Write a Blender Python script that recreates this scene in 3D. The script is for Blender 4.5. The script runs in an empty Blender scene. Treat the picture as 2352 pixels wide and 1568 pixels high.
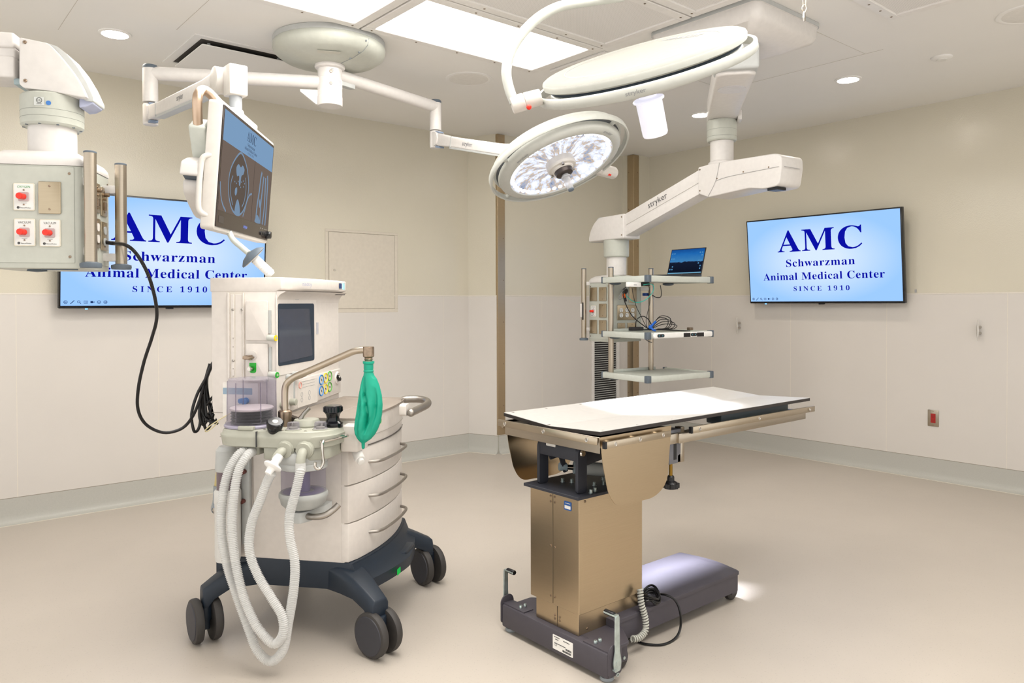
import bpy, bmesh, math, random
from mathutils import Vector as V, Matrix as Mx
random.seed(7)
SC = bpy.context.scene
COL = SC.collection
PI = math.pi
rad = math.radians

# ------------------------------------------------------------------ camera
F_PX, YAW, PITCH, ROLL, PY = 1732.06, 0.87168, -0.01193, -0.00227, 715.2
EYE = V((0, 0, 1.30))
FW = V((math.cos(YAW)*math.cos(PITCH), math.sin(YAW)*math.cos(PITCH), math.sin(PITCH)))
_rt = V((math.sin(YAW), -math.cos(YAW), 0)); _up = _rt.cross(FW)
RT = _rt*math.cos(ROLL) + _up*math.sin(ROLL)
UP = -_rt*math.sin(ROLL) + _up*math.cos(ROLL)
cd = bpy.data.cameras.new('camera'); cam = bpy.data.objects.new('camera', cd); COL.objects.link(cam)
m3 = Mx((RT, UP, -FW)).transposed()
cam.matrix_world = Mx.Translation(EYE) @ m3.to_4x4()
cd.sensor_width = 36; cd.lens = 36*F_PX/2352; cd.shift_y = (PY-784)/2352
cd.clip_start = 0.02
SC.camera = cam
HC, YL, XR = 2.745, 5.305, 5.908          # ceiling height, far wall, right wall


class Fr:
    """local frame on the floor plan: measured photo points become local coordinates on a plane of the frame"""
    def __init__(s, o=(0, 0, 0), ang=0):
        s.m = Mx.Translation(V(o)) @ Mx.Rotation(rad(ang), 4, 'Z'); s.i = s.m.inverted()
    def at(s, x, y, ax, val):
        d = s.i.to_3x3() @ (FW*F_PX + RT*(x-1176) - UP*(y-PY)); c = s.i @ EYE
        k = 'uvz'.index(ax); t = (val-c[k])/d[k]
        return c + d*t
    def dep(s, x, y, d):
        return s.i @ (EYE + (FW*F_PX + RT*(x-1176) - UP*(y-PY))/F_PX*d)
WF = Fr()


# ------------------------------------------------------------------ materials
def lin(c):
    if isinstance(c, str):
        c = [int(c[i:i+2], 16)/255 for i in (0, 2, 4)]
    return tuple((x/12.92 if x <= .04045 else ((x+.055)/1.055)**2.4) for x in c) + (1,)


def mat(name, col, rough=.5, metal=0, var=.03, scale=40, bump=0, bscale=300, emit=None, es=0, coat=0, spec=.5, trans=0, ior=1.45, aniso=0, stretch=None, alpha=1):
    m = bpy.data.materials.new(name); m.use_nodes = True
    nt = m.node_tree; b = nt.nodes['Principled BSDF']
    base = lin(col)
    b.inputs['Roughness'].default_value = rough; b.inputs['Metallic'].default_value = metal
    b.inputs['Specular IOR Level'].default_value = spec
    b.inputs['Coat Weight'].default_value = coat
    b.inputs['Transmission Weight'].default_value = trans; b.inputs['IOR'].default_value = ior
    b.inputs['Alpha'].default_value = alpha
    tc = nt.nodes.new('ShaderNodeTexCoord'); src = tc.outputs['Object']
    if stretch:
        mp = nt.nodes.new('ShaderNodeMapping'); mp.inputs['Scale'].default_value = stretch
        nt.links.new(src, mp.inputs[0]); src = mp.outputs[0]
    n = nt.nodes.new('ShaderNodeTexNoise'); n.inputs['Scale'].default_value = scale; n.inputs['Detail'].default_value = 3
    nt.links.new(src, n.inputs['Vector'])
    r = nt.nodes.new('ShaderNodeValToRGB'); r.color_ramp.elements[0].position = .3; r.color_ramp.elements[1].position = .7
    r.color_ramp.elements[0].color = tuple(x*(1-var) for x in base[:3])+(1,)
    r.color_ramp.elements[1].color = tuple(min(1, x*(1+var)) for x in base[:3])+(1,)
    nt.links.new(n.outputs['Fac'], r.inputs[0]); nt.links.new(r.outputs[0], b.inputs['Base Color'])
    if bump:
        n2 = nt.nodes.new('ShaderNodeTexNoise'); n2.inputs['Scale'].default_value = bscale; n2.inputs['Detail'].default_value = 2
        nt.links.new(src, n2.inputs['Vector'])
        bp = nt.nodes.new('ShaderNodeBump'); bp.inputs['Strength'].default_value = bump; bp.inputs['Distance'].default_value = .002
        nt.links.new(n2.outputs['Fac'], bp.inputs['Height']); nt.links.new(bp.outputs[0], b.inputs['Normal'])
    if emit:
        b.inputs['Emission Color'].default_value = lin(emit); b.inputs['Emission Strength'].default_value = es
    return m


def clear(name, col, k=.25, rough=.08, up=.5):
    """thin clear plastic: glossy film over a tinted see-through"""
    m = bpy.data.materials.new(name); m.use_nodes = True; nt = m.node_tree; nt.nodes.clear()
    out = nt.nodes.new('ShaderNodeOutputMaterial')
    t = nt.nodes.new('ShaderNodeBsdfTransparent'); t.inputs[0].default_value = lin(col)
    p = nt.nodes.new('ShaderNodeBsdfPrincipled'); p.inputs['Base Color'].default_value = lin(col); p.inputs['Roughness'].default_value = rough
    lw = nt.nodes.new('ShaderNodeLayerWeight'); lw.inputs[0].default_value = .25
    mr = nt.nodes.new('ShaderNodeMapRange'); mr.inputs['To Min'].default_value = k; mr.inputs['To Max'].default_value = min(1, k+up)
    nt.links.new(lw.outputs['Facing'], mr.inputs[0])
    mx = nt.nodes.new('ShaderNodeMixShader'); nt.links.new(mr.outputs[0], mx.inputs[0])
    nt.links.new(t.outputs[0], mx.inputs[1]); nt.links.new(p.outputs[0], mx.inputs[2]); nt.links.new(mx.outputs[0], out.inputs[0])
    return m


def emis(name, col, s):
    m = bpy.data.materials.new(name); m.use_nodes = True; nt = m.node_tree; nt.nodes.clear()
    out = nt.nodes.new('ShaderNodeOutputMaterial'); e = nt.nodes.new('ShaderNodeEmission')
    e.inputs[0].default_value = lin(col); e.inputs[1].default_value = s
    nt.links.new(e.outputs[0], out.inputs[0]); return m


def brushed(name, col, rough=.3, st=(2, 2, 160)):
    return mat(name, col, rough, 1, .035, 6, .02, 14, stretch=st)


white = mat('white_plastic', 'CFCAC3', .38)
warmw = mat('warm_white_enamel', 'D6D2CE', .35)
offw = mat('machine_white_plastic', 'D8D1CA', .42)
pale = mat('pale_grey_green_enamel', 'B8BAB0', .4)
mint = mat('pale_mint_enamel', 'C6CAC2', .35)
lgrey = mat('light_grey_plastic', 'B9BBB9', .45)
mgrey = mat('mid_grey_plastic', '8C9296', .5)
dgrey = mat('dark_slate_plastic', '5A646E', .55)
black = mat('black_plastic', '17171A', .35)
rubber = mat('dark_rubber', '3A3735', .6)
navy = mat('navy_moulded_plastic', '1C2632', .45, bump=.05)
char = mat('charcoal_powder_coat', '47434A', .5, bump=.15, bscale=900)
charb = mat('black_powder_coat', '2D2F37', .5, bump=.1, bscale=900)
steel = brushed('brushed_steel', 'B0A595', .3)
steelw = brushed('warm_brushed_steel', 'CFBCA0', .42)
steelh = brushed('brushed_steel_bar', 'B9AC98', .3, (160, 2, 2))
chrome = mat('polished_metal', 'C9C4BC', .16, 1)
alum = mat('satin_aluminium', 'A9A39C', .38, 1)
nickel = mat('worn_nickel', '9A8876', .33, 1, .2, 60)
zinc = mat('zinc_plate', 'B7C4C2', .35, .8, .15)
sage = mat('sage_grey_plastic', 'A9A99C', .42)
red = mat('red_plastic', 'E8301E', .35)
green = mat('green_plastic', '1DA32A', .4)
yellow = mat('yellow_plastic', 'E8CB20', .4)
blue = mat('blue_plastic', '2F7FC4', .4)
orange = mat('orange_plastic', 'F0641E', .4)
teal = mat('teal_rubber', '0B9C80', .5, bump=.1, bscale=60)
lampw = mat('lamp_cover_enamel', 'B9BAB3', .4)
def M_(n, *a, **k): return bpy.data.materials.get(n) or mat(n, *a, **k)
ink = mat('dark_print', '4A4A4A', .6)
inkn = mat('navy_print', '1C2F63', .6)
inkg = mat('grey_print', '8B8C8E', .6)
inkgr = mat('green_print', '2F9B57', .6)
paper = mat('label_paper', 'E9E7E2', .6)
glass_p = clear('smoky_violet_plastic', 'DFDCE3', .045, .08, .4)
glass_c = clear('clear_plastic', 'E4E4E6', .3)
hosem = clear('translucent_hose_plastic', 'EAEAE8', .55, .25)
amber = clear('yellowed_tube_plastic', 'D8C68A', .6, .3)


# ------------------------------------------------------------------ mesh builder
class G:
    def __init__(s, m=None):
        s.b = bmesh.new(); s.m = m or Mx.Identity(4)
    def _v(s, pts, m=None):
        k = s.m @ m if m is not None else s.m
        return [s.b.verts.new(k @ V(p)) for p in pts]
    def _f(s, vs):
        try: return s.b.faces.new(vs)
        except ValueError: return None
    def bx(s, x0, x1, y0, y1, z0, z1, m=None):
        v = s._v([(x, y, z) for z in (z0, z1) for x, y in ((x0, y0), (x1, y0), (x1, y1), (x0, y1))], m)
        for q in ((3, 2, 1, 0), (4, 5, 6, 7), (0, 1, 5, 4), (1, 2, 6, 5), (2, 3, 7, 6), (3, 0, 4, 7)): s._f([v[i] for i in q])
        return s
    def box(s, c, d, m=None):
        return s.bx(c[0]-d[0]/2, c[0]+d[0]/2, c[1]-d[1]/2, c[1]+d[1]/2, c[2]-d[2]/2, c[2]+d[2]/2, m)
    def prism(s, poly, z0, z1, m=None, top=None):
        """polygon in xy extruded in z; top: another polygon of the same count for the z1 end"""
        a = s._v([(p[0], p[1], z0) for p in poly], m); b = s._v([(p[0], p[1], z1) for p in (top or poly)], m)
        n = len(a)
        s._f(a[::-1]); s._f(b)
        for i in range(n): s._f([a[i], a[(i+1) % n], b[(i+1) % n], b[i]])
        return s
    def loft(s, rings, caps=True, closed=False):
        R = [s._v(r) for r in rings]; n = len(R[0])
        for k in range(len(R)-(0 if closed else 1)):
            a, b = R[k], R[(k+1) % len(R)]
            for i in range(n): s._f([a[i], a[(i+1) % n], b[(i+1) % n], b[i]])
        if caps and not closed: s._f(R[0][::-1]); s._f(R[-1])
        return s
    def lathe(s, prof, m=None, n=32, caps=True):
        m = m if m is not None else Mx.Identity(4)
        rings = [[m @ V((r*math.cos(2*PI*i/n), r*math.sin(2*PI*i/n), z)) for i in range(n)] for r, z in prof]
        return s.loft(rings, caps)
    def cyl(s, a, b, r, r2=None, n=20):
        a, b = V(a), V(b)
        return s.lathe([(r, 0), (r if r2 is None else r2, (b-a).length)], aim(a, b), n)
    def tube(s, pts, r, n=10, sub=0, closed=False):
        pts = [V(p) for p in pts]
        rs = r if isinstance(r, (list, tuple)) else None
        if sub: pts = smooth(pts, sub, closed)
        rings = []; N = len(pts); up = None
        for i, p in enumerate(pts):
            d = (pts[(i+1) % N]-pts[i-1]) if closed else (pts[min(i+1, N-1)]-pts[max(i-1, 0)])
            d.normalize()
            if up is None:
                up = V((0, 0, 1)) if abs(d.z) < .9 else V((1, 0, 0))
            x = up.cross(d)
            if x.length < 1e-6: x = d.orthogonal()
            x.normalize(); y = d.cross(x); up = y
            rr = (rs[min(i, len(rs)-1)] if rs else r)
            rings.append([p+(x*math.cos(2*PI*k/n)+y*math.sin(2*PI*k/n))*rr for k in range(n)])
        return s.loft(rings, True, closed)
    def sph(s, c, r, sc=(1, 1, 1), n=16):
        m = Mx.Translation(V(c)) @ Mx.Diagonal((*sc, 1))
        prof = [(max(r*math.sin(PI*k/(n//2)), 1e-4), -r*math.cos(PI*k/(n//2))) for k in range(n//2+1)]
        return s.lathe(prof, m, n)
    def screw(s, p, d, r=.005, h=.003):
        p, d = V(p), V(d).normalized()
        return s.lathe([(r, 0), (r, h*.6), (r*.7, h), (r*.35, h), (r*.3, h*.4)], aim(p, p+d), 10)


def aim(a, b):
    a, b = V(a), V(b); z = (b-a).normalized()
    return Mx.Translation(a) @ z.to_track_quat('Z', 'Y').to_matrix().to_4x4()


def frame(o, x, y):
    """matrix with origin o, x axis x, y axis towards y"""
    x = V(x).normalized(); z = x.cross(V(y)).normalized(); y = z.cross(x)
    return Mx.Translation(V(o)) @ Mx((x, y, z)).transposed().to_4x4()


def smooth(pts, sub, closed=False):
    out = []; N = len(pts)
    g = (lambda i: pts[i % N]) if closed else (lambda i: pts[max(0, min(N-1, i))])
    for i in range(N if closed else N-1):
        p0, p1, p2, p3 = g(i-1), g(i), g(i+1), g(i+2)
        for k in range(sub):
            t = k/sub
            out.append(.5*((2*p1)+(p2-p0)*t+(2*p0-5*p1+4*p2-p3)*t*t+(3*p1-p0-3*p2+p3)*t**3))
    if not closed: out.append(pts[-1])
    return out


def rrect(w, h, r, n=5, cx=0, cy=0):
    out = []
    for sx, sy, a0 in ((1, 1, 0), (-1, 1, 90), (-1, -1, 180), (1, -1, 270)):
        for k in range(n+1):
            a = rad(a0+90*k/n); out.append((cx+sx*(w/2-r)+r*math.cos(a), cy+sy*(h/2-r)+r*math.sin(a)))
    return out


def fillet(poly, r, n=5):
    out = []; N = len(poly)
    rs = r if isinstance(r, (list, tuple)) else [r]*N
    for i in range(N):
        p = V((poly[i][0], poly[i][1])); a = V((poly[i-1][0], poly[i-1][1])); b = V((poly[(i+1) % N][0], poly[(i+1) % N][1]))
        q = min(rs[i], (a-p).length*.49, (b-p).length*.49)
        if q < 1e-5: out.append(tuple(p)); continue
        s = p+(a-p).normalized()*q; e = p+(b-p).normalized()*q
        for k in range(n+1):
            t = k/n; out.append(tuple(s*(1-t)**2+p*2*t*(1-t)+e*t*t))
    return out


MW = {}


def link(o): COL.objects.link(o); return o


def thing(name, label, cat, loc=(0, 0, 0), ang=0, group=None, m=None):
    o = link(bpy.data.objects.new(name, None)); o.empty_display_size = .1
    M = m if m is not None else Mx.Translation(V(loc)) @ Mx.Rotation(rad(ang), 4, 'Z')
    o.matrix_world = M; MW[o.name] = M.copy()
    tag(o, label, cat, group); return o


def tag(o, label, cat, group=None):
    o['label'] = label; o['category'] = cat
    if group: o['group'] = group
    return o


def add(name, g, m, parent=None, bev=0, seg=2, sharp=35, world=False, label=None, flat=False):
    """link the built mesh as one object; with world=True its points were given in room coordinates"""
    me = bpy.data.meshes.new(name)
    pm = MW.get(parent.name, Mx.Identity(4)) if parent else Mx.Identity(4)
    if world: g.b.transform(pm.inverted())
    bmesh.ops.recalc_face_normals(g.b, faces=g.b.faces)
    if bev:
        es = [e for e in g.b.edges if len(e.link_faces) == 2 and e.calc_face_angle(0) > rad(40)]
        if es: bmesh.ops.bevel(g.b, geom=es, offset=bev, offset_type='OFFSET', segments=seg, profile=.5, affect='EDGES', clamp_overlap=True)
    g.b.to_mesh(me); g.b.free()
    if not flat:
        for p in me.polygons: p.use_smooth = True
        me.set_sharp_from_angle(angle=rad(sharp))
    o = bpy.data.objects.new(name, me); link(o)
    if m is not None: me.materials.append(m)
    if parent:
        o.parent = parent; MW[o.name] = pm
    else: MW[o.name] = Mx.Identity(4)
    if label: o['label'] = label
    return o


def struct(name, g, m, **k):
    o = add(name, g, m, **k); o['kind'] = 'structure'; return o


def serif(s):
    f = lambda c, a, z, b: chr(b+ord(c)-ord(a))
    return ''.join(f(c, 'A', 'Z', 0x1D400) if 'A' <= c <= 'Z' else f(c, 'a', 'z', 0x1D41A) if 'a' <= c <= 'z' else f(c, '0', '9', 0x1D7CE) if '0' <= c <= '9' else c for c in s)


_tc = {}
def text(g, s, o, x, y, h=None, w=None, bold=False, space=1.0, ser=False, thick=.0004):
    """lettering added to builder g: centred at o, reading along x with y up; h = cap height, w = line width"""
    key = (s, ser, space)
    if key not in _tc:
        c = bpy.data.curves.new('t', 'FONT'); c.body = serif(s) if ser else s; c.space_character = space; c.resolution_u = 3
        ob = link(bpy.data.objects.new('t', c)); dg = bpy.context.evaluated_depsgraph_get(); dg.update()
        me = bpy.data.meshes.new_from_object(ob.evaluated_get(dg))
        _tc[key] = ([v.co.copy() for v in me.vertices], [tuple(p.vertices) for p in me.polygons])
        bpy.data.objects.remove(ob); bpy.data.curves.remove(c); bpy.data.meshes.remove(me)
    vs, fs = _tc[key]
    x0 = min(v.x for v in vs); x1 = max(v.x for v in vs); y0 = min(v.y for v in vs); y1 = max(v.y for v in vs)
    cap = .70
    kx = w/(x1-x0) if w else h/cap
    ky = h/cap if h else kx
    M = frame(o, x, y)
    bv = g._v([((v.x-(x0+x1)/2)*kx, (v.y-cap/2)*ky, thick) for v in vs], M)
    for f in fs: g._f([bv[i] for i in f])
    return g


def plate(g, o, x, y, w, h, t, r=.003):
    """thin rounded plate lying on a surface at o"""
    return g.prism(rrect(w, h, r, 3), 0, t, frame(o, x, y))
WORLD, PANEL, DOWN, LAMP, EXPO = 1.35, 6.6, 14, 1900, 0.19
# ------------------------------------------------------------------ room shell
def floor_mat():
    m = mat('speckled_vinyl', 'BDB4A9', .38, var=.02, scale=3)
    nt = m.node_tree; b = nt.nodes['Principled BSDF']; ramp = [n for n in nt.nodes if n.type == 'VALTORGB'][0]
    tc = [n for n in nt.nodes if n.type == 'TEX_COORD'][0]
    vo = nt.nodes.new('ShaderNodeTexVoronoi'); vo.inputs['Scale'].default_value = 95
    nt.links.new(tc.outputs['Object'], vo.inputs['Vector'])
    nz = nt.nodes.new('ShaderNodeTexNoise'); nz.inputs['Scale'].default_value = 40; nt.links.new(tc.outputs['Object'], nz.inputs['Vector'])
    add_ = nt.nodes.new('ShaderNodeMath'); add_.operation = 'MULTIPLY'; nt.links.new(nz.outputs['Fac'], add_.inputs[0]); add_.inputs[1].default_value = .34
    lt = nt.nodes.new('ShaderNodeMath'); lt.operation = 'LESS_THAN'; nt.links.new(vo.outputs['Distance'], lt.inputs[0]); nt.links.new(add_.outputs[0], lt.inputs[1])
    mul = nt.nodes.new('ShaderNodeMath'); mul.operation = 'MULTIPLY'; nt.links.new(lt.outputs[0], mul.inputs[0]); mul.inputs[1].default_value = .22
    mx = nt.nodes.new('ShaderNodeMix'); mx.data_type = 'RGBA'
    nt.links.new(mul.outputs[0], mx.inputs['Factor']); nt.links.new(ramp.outputs[0], mx.inputs['A']); mx.inputs['B'].default_value = lin('8A857E')
    nt.links.new(mx.outputs['Result'], b.inputs['Base Color'])
    return m


m_floor = floor_mat()
m_up = mat('glossy_wall_paint', 'D2CCBB', .09, var=.01, scale=2, bump=.4, bscale=160, spec=.5)
m_low = mat('wall_panel_sheet', 'D3CEC8', .42, var=.012, scale=3, bump=.05, bscale=260)
m_seam_edge = mat('seam_lit_edge_paint', 'DCD6CC', .5)
m_ceil = mat('ceiling_paint', 'EAE8E4', .5, var=.01, scale=2)
m_cove = mat('coved_vinyl_base', 'B4B3AC', .4, var=.03, scale=160)
m_line = mat('base_seam', 'D8D2C6', .5)
m_gap = mat('dark_gap', '8F8778', .7)

X0, Y0 = -1.6, -1.6
c1 = WF.at(1144, 700, 'v', 5.03)      # outer corner of the chase
c2 = WF.at(1455, 700, 'v', 4.888)     # outer corner by the right wall
xa = WF.at(1076, 700, 'v', YL).x
RAIL, BASE, T = 1.3597, .1514, .12
struct('floor', G().bx(X0, XR+T, Y0, YL+T, -.1, 0), m_floor)
ceil = struct('ceiling', G().bx(X0, XR+T, Y0, YL+T, HC, HC+.1), m_ceil)


def wall(name, a, b, seams, n, thick=T):
    """wall from a to b (plan points) whose room side normal is n: painted above, sheeted below"""
    a, b, n = V((*a, 0)), V((*b, 0)), V((*n, 0)); d = (b-a); L = d.length; d.normalize()
    M = Mx.Translation(a) @ Mx((d, -n, V((0, 0, 1)))).transposed().to_4x4()
    w = struct(name, G(M).bx(0, L, 0, thick, 0, HC), m_up)
    ss = [0]+sorted(seams)+[L]
    for p, q in zip(ss, ss[1:]):
        add('panel', G(M).bx(p+.0015, q-.0015, -.004, .001, BASE, RAIL-.006), m_low, w, bev=.0008, seg=1)
    g = G(M).bx(0, L, -.005, .001, RAIL-.006, RAIL+.003)  # paler top strip imitates the panel edge catching light
    for p in seams: g.bx(p-.0022, p+.0022, -.0046, .001, BASE, RAIL-.006)
    add('seam_and_lit_edge', g, m_seam_edge, w)
    # coved base: vertical sheet that curves out onto the floor, with a pale seam where it ends
    prof = [(0, BASE), (-.007, BASE), (-.008, .05), (-.012, .025), (-.022, .009), (-.045, .0015), (-.045, 0), (0, 0)]
    nm = name.replace('wall', 'baseboard')
    g = G(M)
    g.loft([[(x, y, z) for y, z in prof] for x in (0, L)])
    bb = struct(nm, g, m_cove, sharp=50)
    add('floor_seam', G(M).bx(0, L, -.054, -.044, 0, .0022), m_line, bb)
    add('top_seam', G(M).bx(0, L, -.0052, 0, BASE, BASE+.003), m_gap, bb)
    return w


seamL = [x-X0 for x in (-.94, -.155, .624, 1.411, 2.176, 2.941, 3.692)]
wall('wall_left', (X0, YL), (xa, YL), seamL, (0, -1))
wall('wall_return', (xa, YL), (c1.x, 5.0312), [], V((-(YL-5.03), -(c1.x-xa))).normalized())
wall('wall_back', (c1.x+.0012, 5.03), (c2.x, 5.03), [WF.at(1244, 800, 'v', 5.03).x-c1.x], (0, -1))
wall('wall_jog', (c2.x, 5.03), (c2.x, 4.8892), [], (-1, 0))
wall('wall_corner', (c2.x+.0012, 4.888), (XR, 4.888), [], (0, -1))
wall('wall_right', (XR, 4.888), (XR, Y0), [4.888-y for y in (4.152, 3.364, 2.569, 1.764, .97, .18, -.6)], (-1, 0))


def guard(n, c, z0):
    g = G()
    poly = [(c.x-.002, c.y-.002), (c.x+.078, c.y-.002), (c.x+.078, c.y+.002), (c.x+.002, c.y+.002), (c.x+.002, c.y+.078), (c.x-.002, c.y+.078)]
    g.prism(poly, z0, HC-.004)
    o = struct(n, g, steelw, bev=.001, seg=1)
    s = G()
    for k in range(7):
        z = z0+.25+k*.36
        s.screw((c.x+.06, c.y-.002, z), (0, -1, 0), .005, .002).screw((c.x-.002, c.y+.06, z), (-1, 0, 0), .005, .002)
    add('screw', s, nickel, o)


steelw = brushed('warm_brushed_steel', 'BBA88C', .3)
guard('trim_1', V((c1.x-.006, 5.024, 0)), BASE+.01)
guard('trim_2', V((c2.x-.006, 4.882, 0)), BASE+.01)
g = G()
for x0, x1, y0, y1 in ((1.22, 1.2225, 2.9, 4.2), (.74, .7425, 3.3, 4.6), (4.42, 4.423, 1.95, 3.0)):
    g.bx(x0, x1, y0, y1, HC-.0012, HC+.001)
g.bx(3.6, 4.42, 2.05, 2.052, HC-.0012, HC+.001); g.bx(3.3, 4.42, 2.998, 3.0, HC-.0012, HC+.001)
add('seam', g, mat('ceiling_seam', 'C4BFB5', .6), ceil)

# ------------------------------------------------------------------ ceiling array: lit panels and perforated air panels
m_frame = mat('white_aluminium_frame', 'E6E3DF', .35)
m_lens = emis('lit_lens', 'FFFBF4', 6.0)


def perf_mat():
    m = mat('perforated_face', 'D4D0CA', .5)
    nt = m.node_tree; b = nt.nodes['Principled BSDF']; tc = [n for n in nt.nodes if n.type == 'TEX_COORD'][0]
    vo = nt.nodes.new('ShaderNodeTexVoronoi'); vo.inputs['Scale'].default_value = 120; vo.inputs['Randomness'].default_value = 0
    nt.links.new(tc.outputs['Object'], vo.inputs['Vector'])
    r = nt.nodes.new('ShaderNodeValToRGB'); r.color_ramp.elements[0].position = .25; r.color_ramp.elements[0].color = lin('8E8A86'); r.color_ramp.elements[1].position = .38; r.color_ramp.elements[1].color = lin('E4E1DD')
    nt.links.new(vo.outputs['Distance'], r.inputs[0]); nt.links.new(r.outputs[0], b.inputs['Base Color']); return m


m_perf = perf_mat()
XG, YG = (.73, 1.945, 3.16), (3.555, 2.945, 2.335, 1.725, 1.115, .505)


def grid_panel(x0, x1, y0, y1, lit, label):
    t = thing('ceiling_light' if lit else 'air_diffuser', label, 'ceiling light' if lit else 'ceiling vent', ((x0+x1)/2, (y0+y1)/2, HC),
              group=None if 'camera' not in label else None)
    w, h = (x1-x0)-.012, (y1-y0)-.012
    bw = .055
    g = G()
    for z, k, hh in ((-.014, bw, .014),):
        g.bx(-w/2, w/2, -h/2, -h/2+k, z, 0).bx(-w/2, w/2, h/2-k, h/2, z, 0).bx(-w/2, -w/2+k, -h/2+k, h/2-k, z, 0).bx(w/2-k, w/2, -h/2+k, h/2-k, z, 0)
    add('frame', g, m_frame, t, bev=.003, seg=1)
    add('diffuser' if lit else 'perforated_face', G().bx(-w/2+bw-.004, w/2-bw+.004, -h/2+bw-.004, h/2-bw+.004, -.006, -.001), m_lens if lit else m_perf, t)
    s = G()
    for k in range(5):
        x = -w/2+.05+(w-.1)*k/4
        s.screw((x, h/2-.028, -.014), (0, 0, -1), .006, .002).screw((x, -h/2+.028, -.014), (0, 0, -1), .006, .002)
    add('screw', s, mat('screw_metal', '8C7D6C', .4, .8) if 'screw_metal' not in bpy.data.materials else bpy.data.materials['screw_metal'], t)
    return t


names = {(0, 0): 'bright rectangular ceiling light panel cut by top edge, beside the round boom canopy',
         (1, 0): 'large bright rectangular ceiling light panel above the small round surgical lamp',
         (1, 1): 'perforated ceiling air panel next to the large bright light panel',
         (1, 2): 'perforated ceiling air panel by the rounded equipment boom canopy'}
for r in range(5):
    for c in range(2):
        x0, x1, y1, y0 = XG[c], XG[c+1], YG[r], YG[r+1]
        lit = (r == 0) or (c == 0) or r == 4 or r == 3  # panels out of view are added to light the camera side
        lab = names.get((c, r)) or 'unseen ceiling light panel added to light the room, column %s of the array, row %s from the wall' % ('one' if c == 0 else 'two', ('one', 'two', 'three', 'four', 'five')[r])
        grid_panel(x0, x1, y0, y1, lit, lab)
grid_panel(3.20, 3.72, 2.98, 3.45, True, 'small bright ceiling light panel half hidden behind the large surgical lamp head')
# dark joint lines between the grid panels
g = G()
for x in XG: g.bx(x-.005, x+.005, YG[-1], YG[0], HC-.004, HC+.002)
for y in YG: g.bx(XG[0], XG[-1], y-.005, y+.005, HC-.004, HC+.002)
add('grid_joint', g, mat('grid_joint', 'A9A296', .6), ceil)

m_dl = emis('downlight_lens', 'FFF6E8', 70)
for px, py, lab in ((264, 77, 'round recessed downlight above the left supply pendant'), (1948, 182, 'round recessed downlight above the right wall screen'),
                    (1610, 263, 'round recessed downlight beside the vertical neck of the right boom')):
    p = WF.at(px, py, 'z', HC)
    t = thing('downlight', lab, 'ceiling light', p)
    add('trim_ring', G().lathe([(.062, -.001), (.066, -.008), (.08, -.005), (.081, 0), (.062, 0)], n=40, caps=False), m_ceil, t)
    add('lens', G().lathe([(.064, -.0015), (.0635, -.003), (.0005, -.004)], n=32), m_dl, t)

p = WF.at(1077, 181, 'z', HC)
t = thing('ceiling_speaker', 'flat round white ceiling speaker grille near the corner posts', 'speaker', p)
add('rim', G().lathe([(.125, -.004), (.135, -.007), (.15, -.004), (.152, 0), (.125, 0)], n=48, caps=False), m_ceil, t)
add('grille', G().lathe([(.126, -.004), (.11, -.006), (.0005, -.007)], n=40), mat('speaker_grille', 'E3E0DA', .6, bump=.4, bscale=500), t)
p = WF.at(2368, 30, 'z', HC)
t = thing('ceiling_speaker', 'flat round ceiling speaker mostly cut by the right edge of the photo', 'speaker', p)
add('rim', G().lathe([(.125, -.004), (.135, -.007), (.15, -.004), (.152, 0), (.125, 0)], n=48, caps=False), m_ceil, t)
add('grille', G().lathe([(.126, -.004), (.11, -.006), (.0005, -.007)], n=40), bpy.data.materials['speaker_grille'], t)
grid_panel(3.37, 3.97, 1.12, 1.72, False, 'framed ceiling air panel cut by top edge beside the hanging snap hook')
p = WF.at(2163, 131, 'z', HC)
t = thing('ceiling_sensor', 'small round white ceiling sensor above the right wall', 'sensor', p)
add('base', G().lathe([(.058, 0), (.058, -.006), (.05, -.012), (.03, -.014)], n=36), m_ceil, t)
add('lens', G().lathe([(.03, -.013), (.026, -.02), (.012, -.023), (.0005, -.0235)], n=24), mat('sensor_lens', 'DAD8D2', .3), t)

# square ceiling diffuser with a dropped plaque
t = thing('square_air_diffuser', 'square ceiling air diffuser with dropped plaque and dark slot by the boom canopy', 'ceiling vent', (1.62, 4.50, HC))
g = G()
S = .305
for a in range(4):
    M = Mx.Rotation(PI/2*a, 4, 'Z')
    g.prism([(-S, S), (S, S), (S-.045, S-.045), (-S+.045, S-.045)], -.006, 0, M)
add('frame', g, m_ceil, t)
g = G()
add('duct_mouth', G().lathe([(.15, -.0035), (.0005, -.0034)], None, 32), mat('black_duct', '161514', .9), t)
add('throat', G().bx(-S+.045, S-.045, -S+.045, S-.045, -.0025, -.001), mat('dark_throat', '55514D', .8), t)
add('plaque', G().prism(rrect(.505, .505, .012, 3), -.034, -.028), m_ceil, t, bev=.002, seg=1)
g = G()
for sx in (-1, 1):
    for sy in (-1, 1): g.bx(sx*.2-.008, sx*.2+.008, sy*.2-.002, sy*.2+.002, -.03, -.001)
add('hanger', g, lgrey, t)

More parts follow.
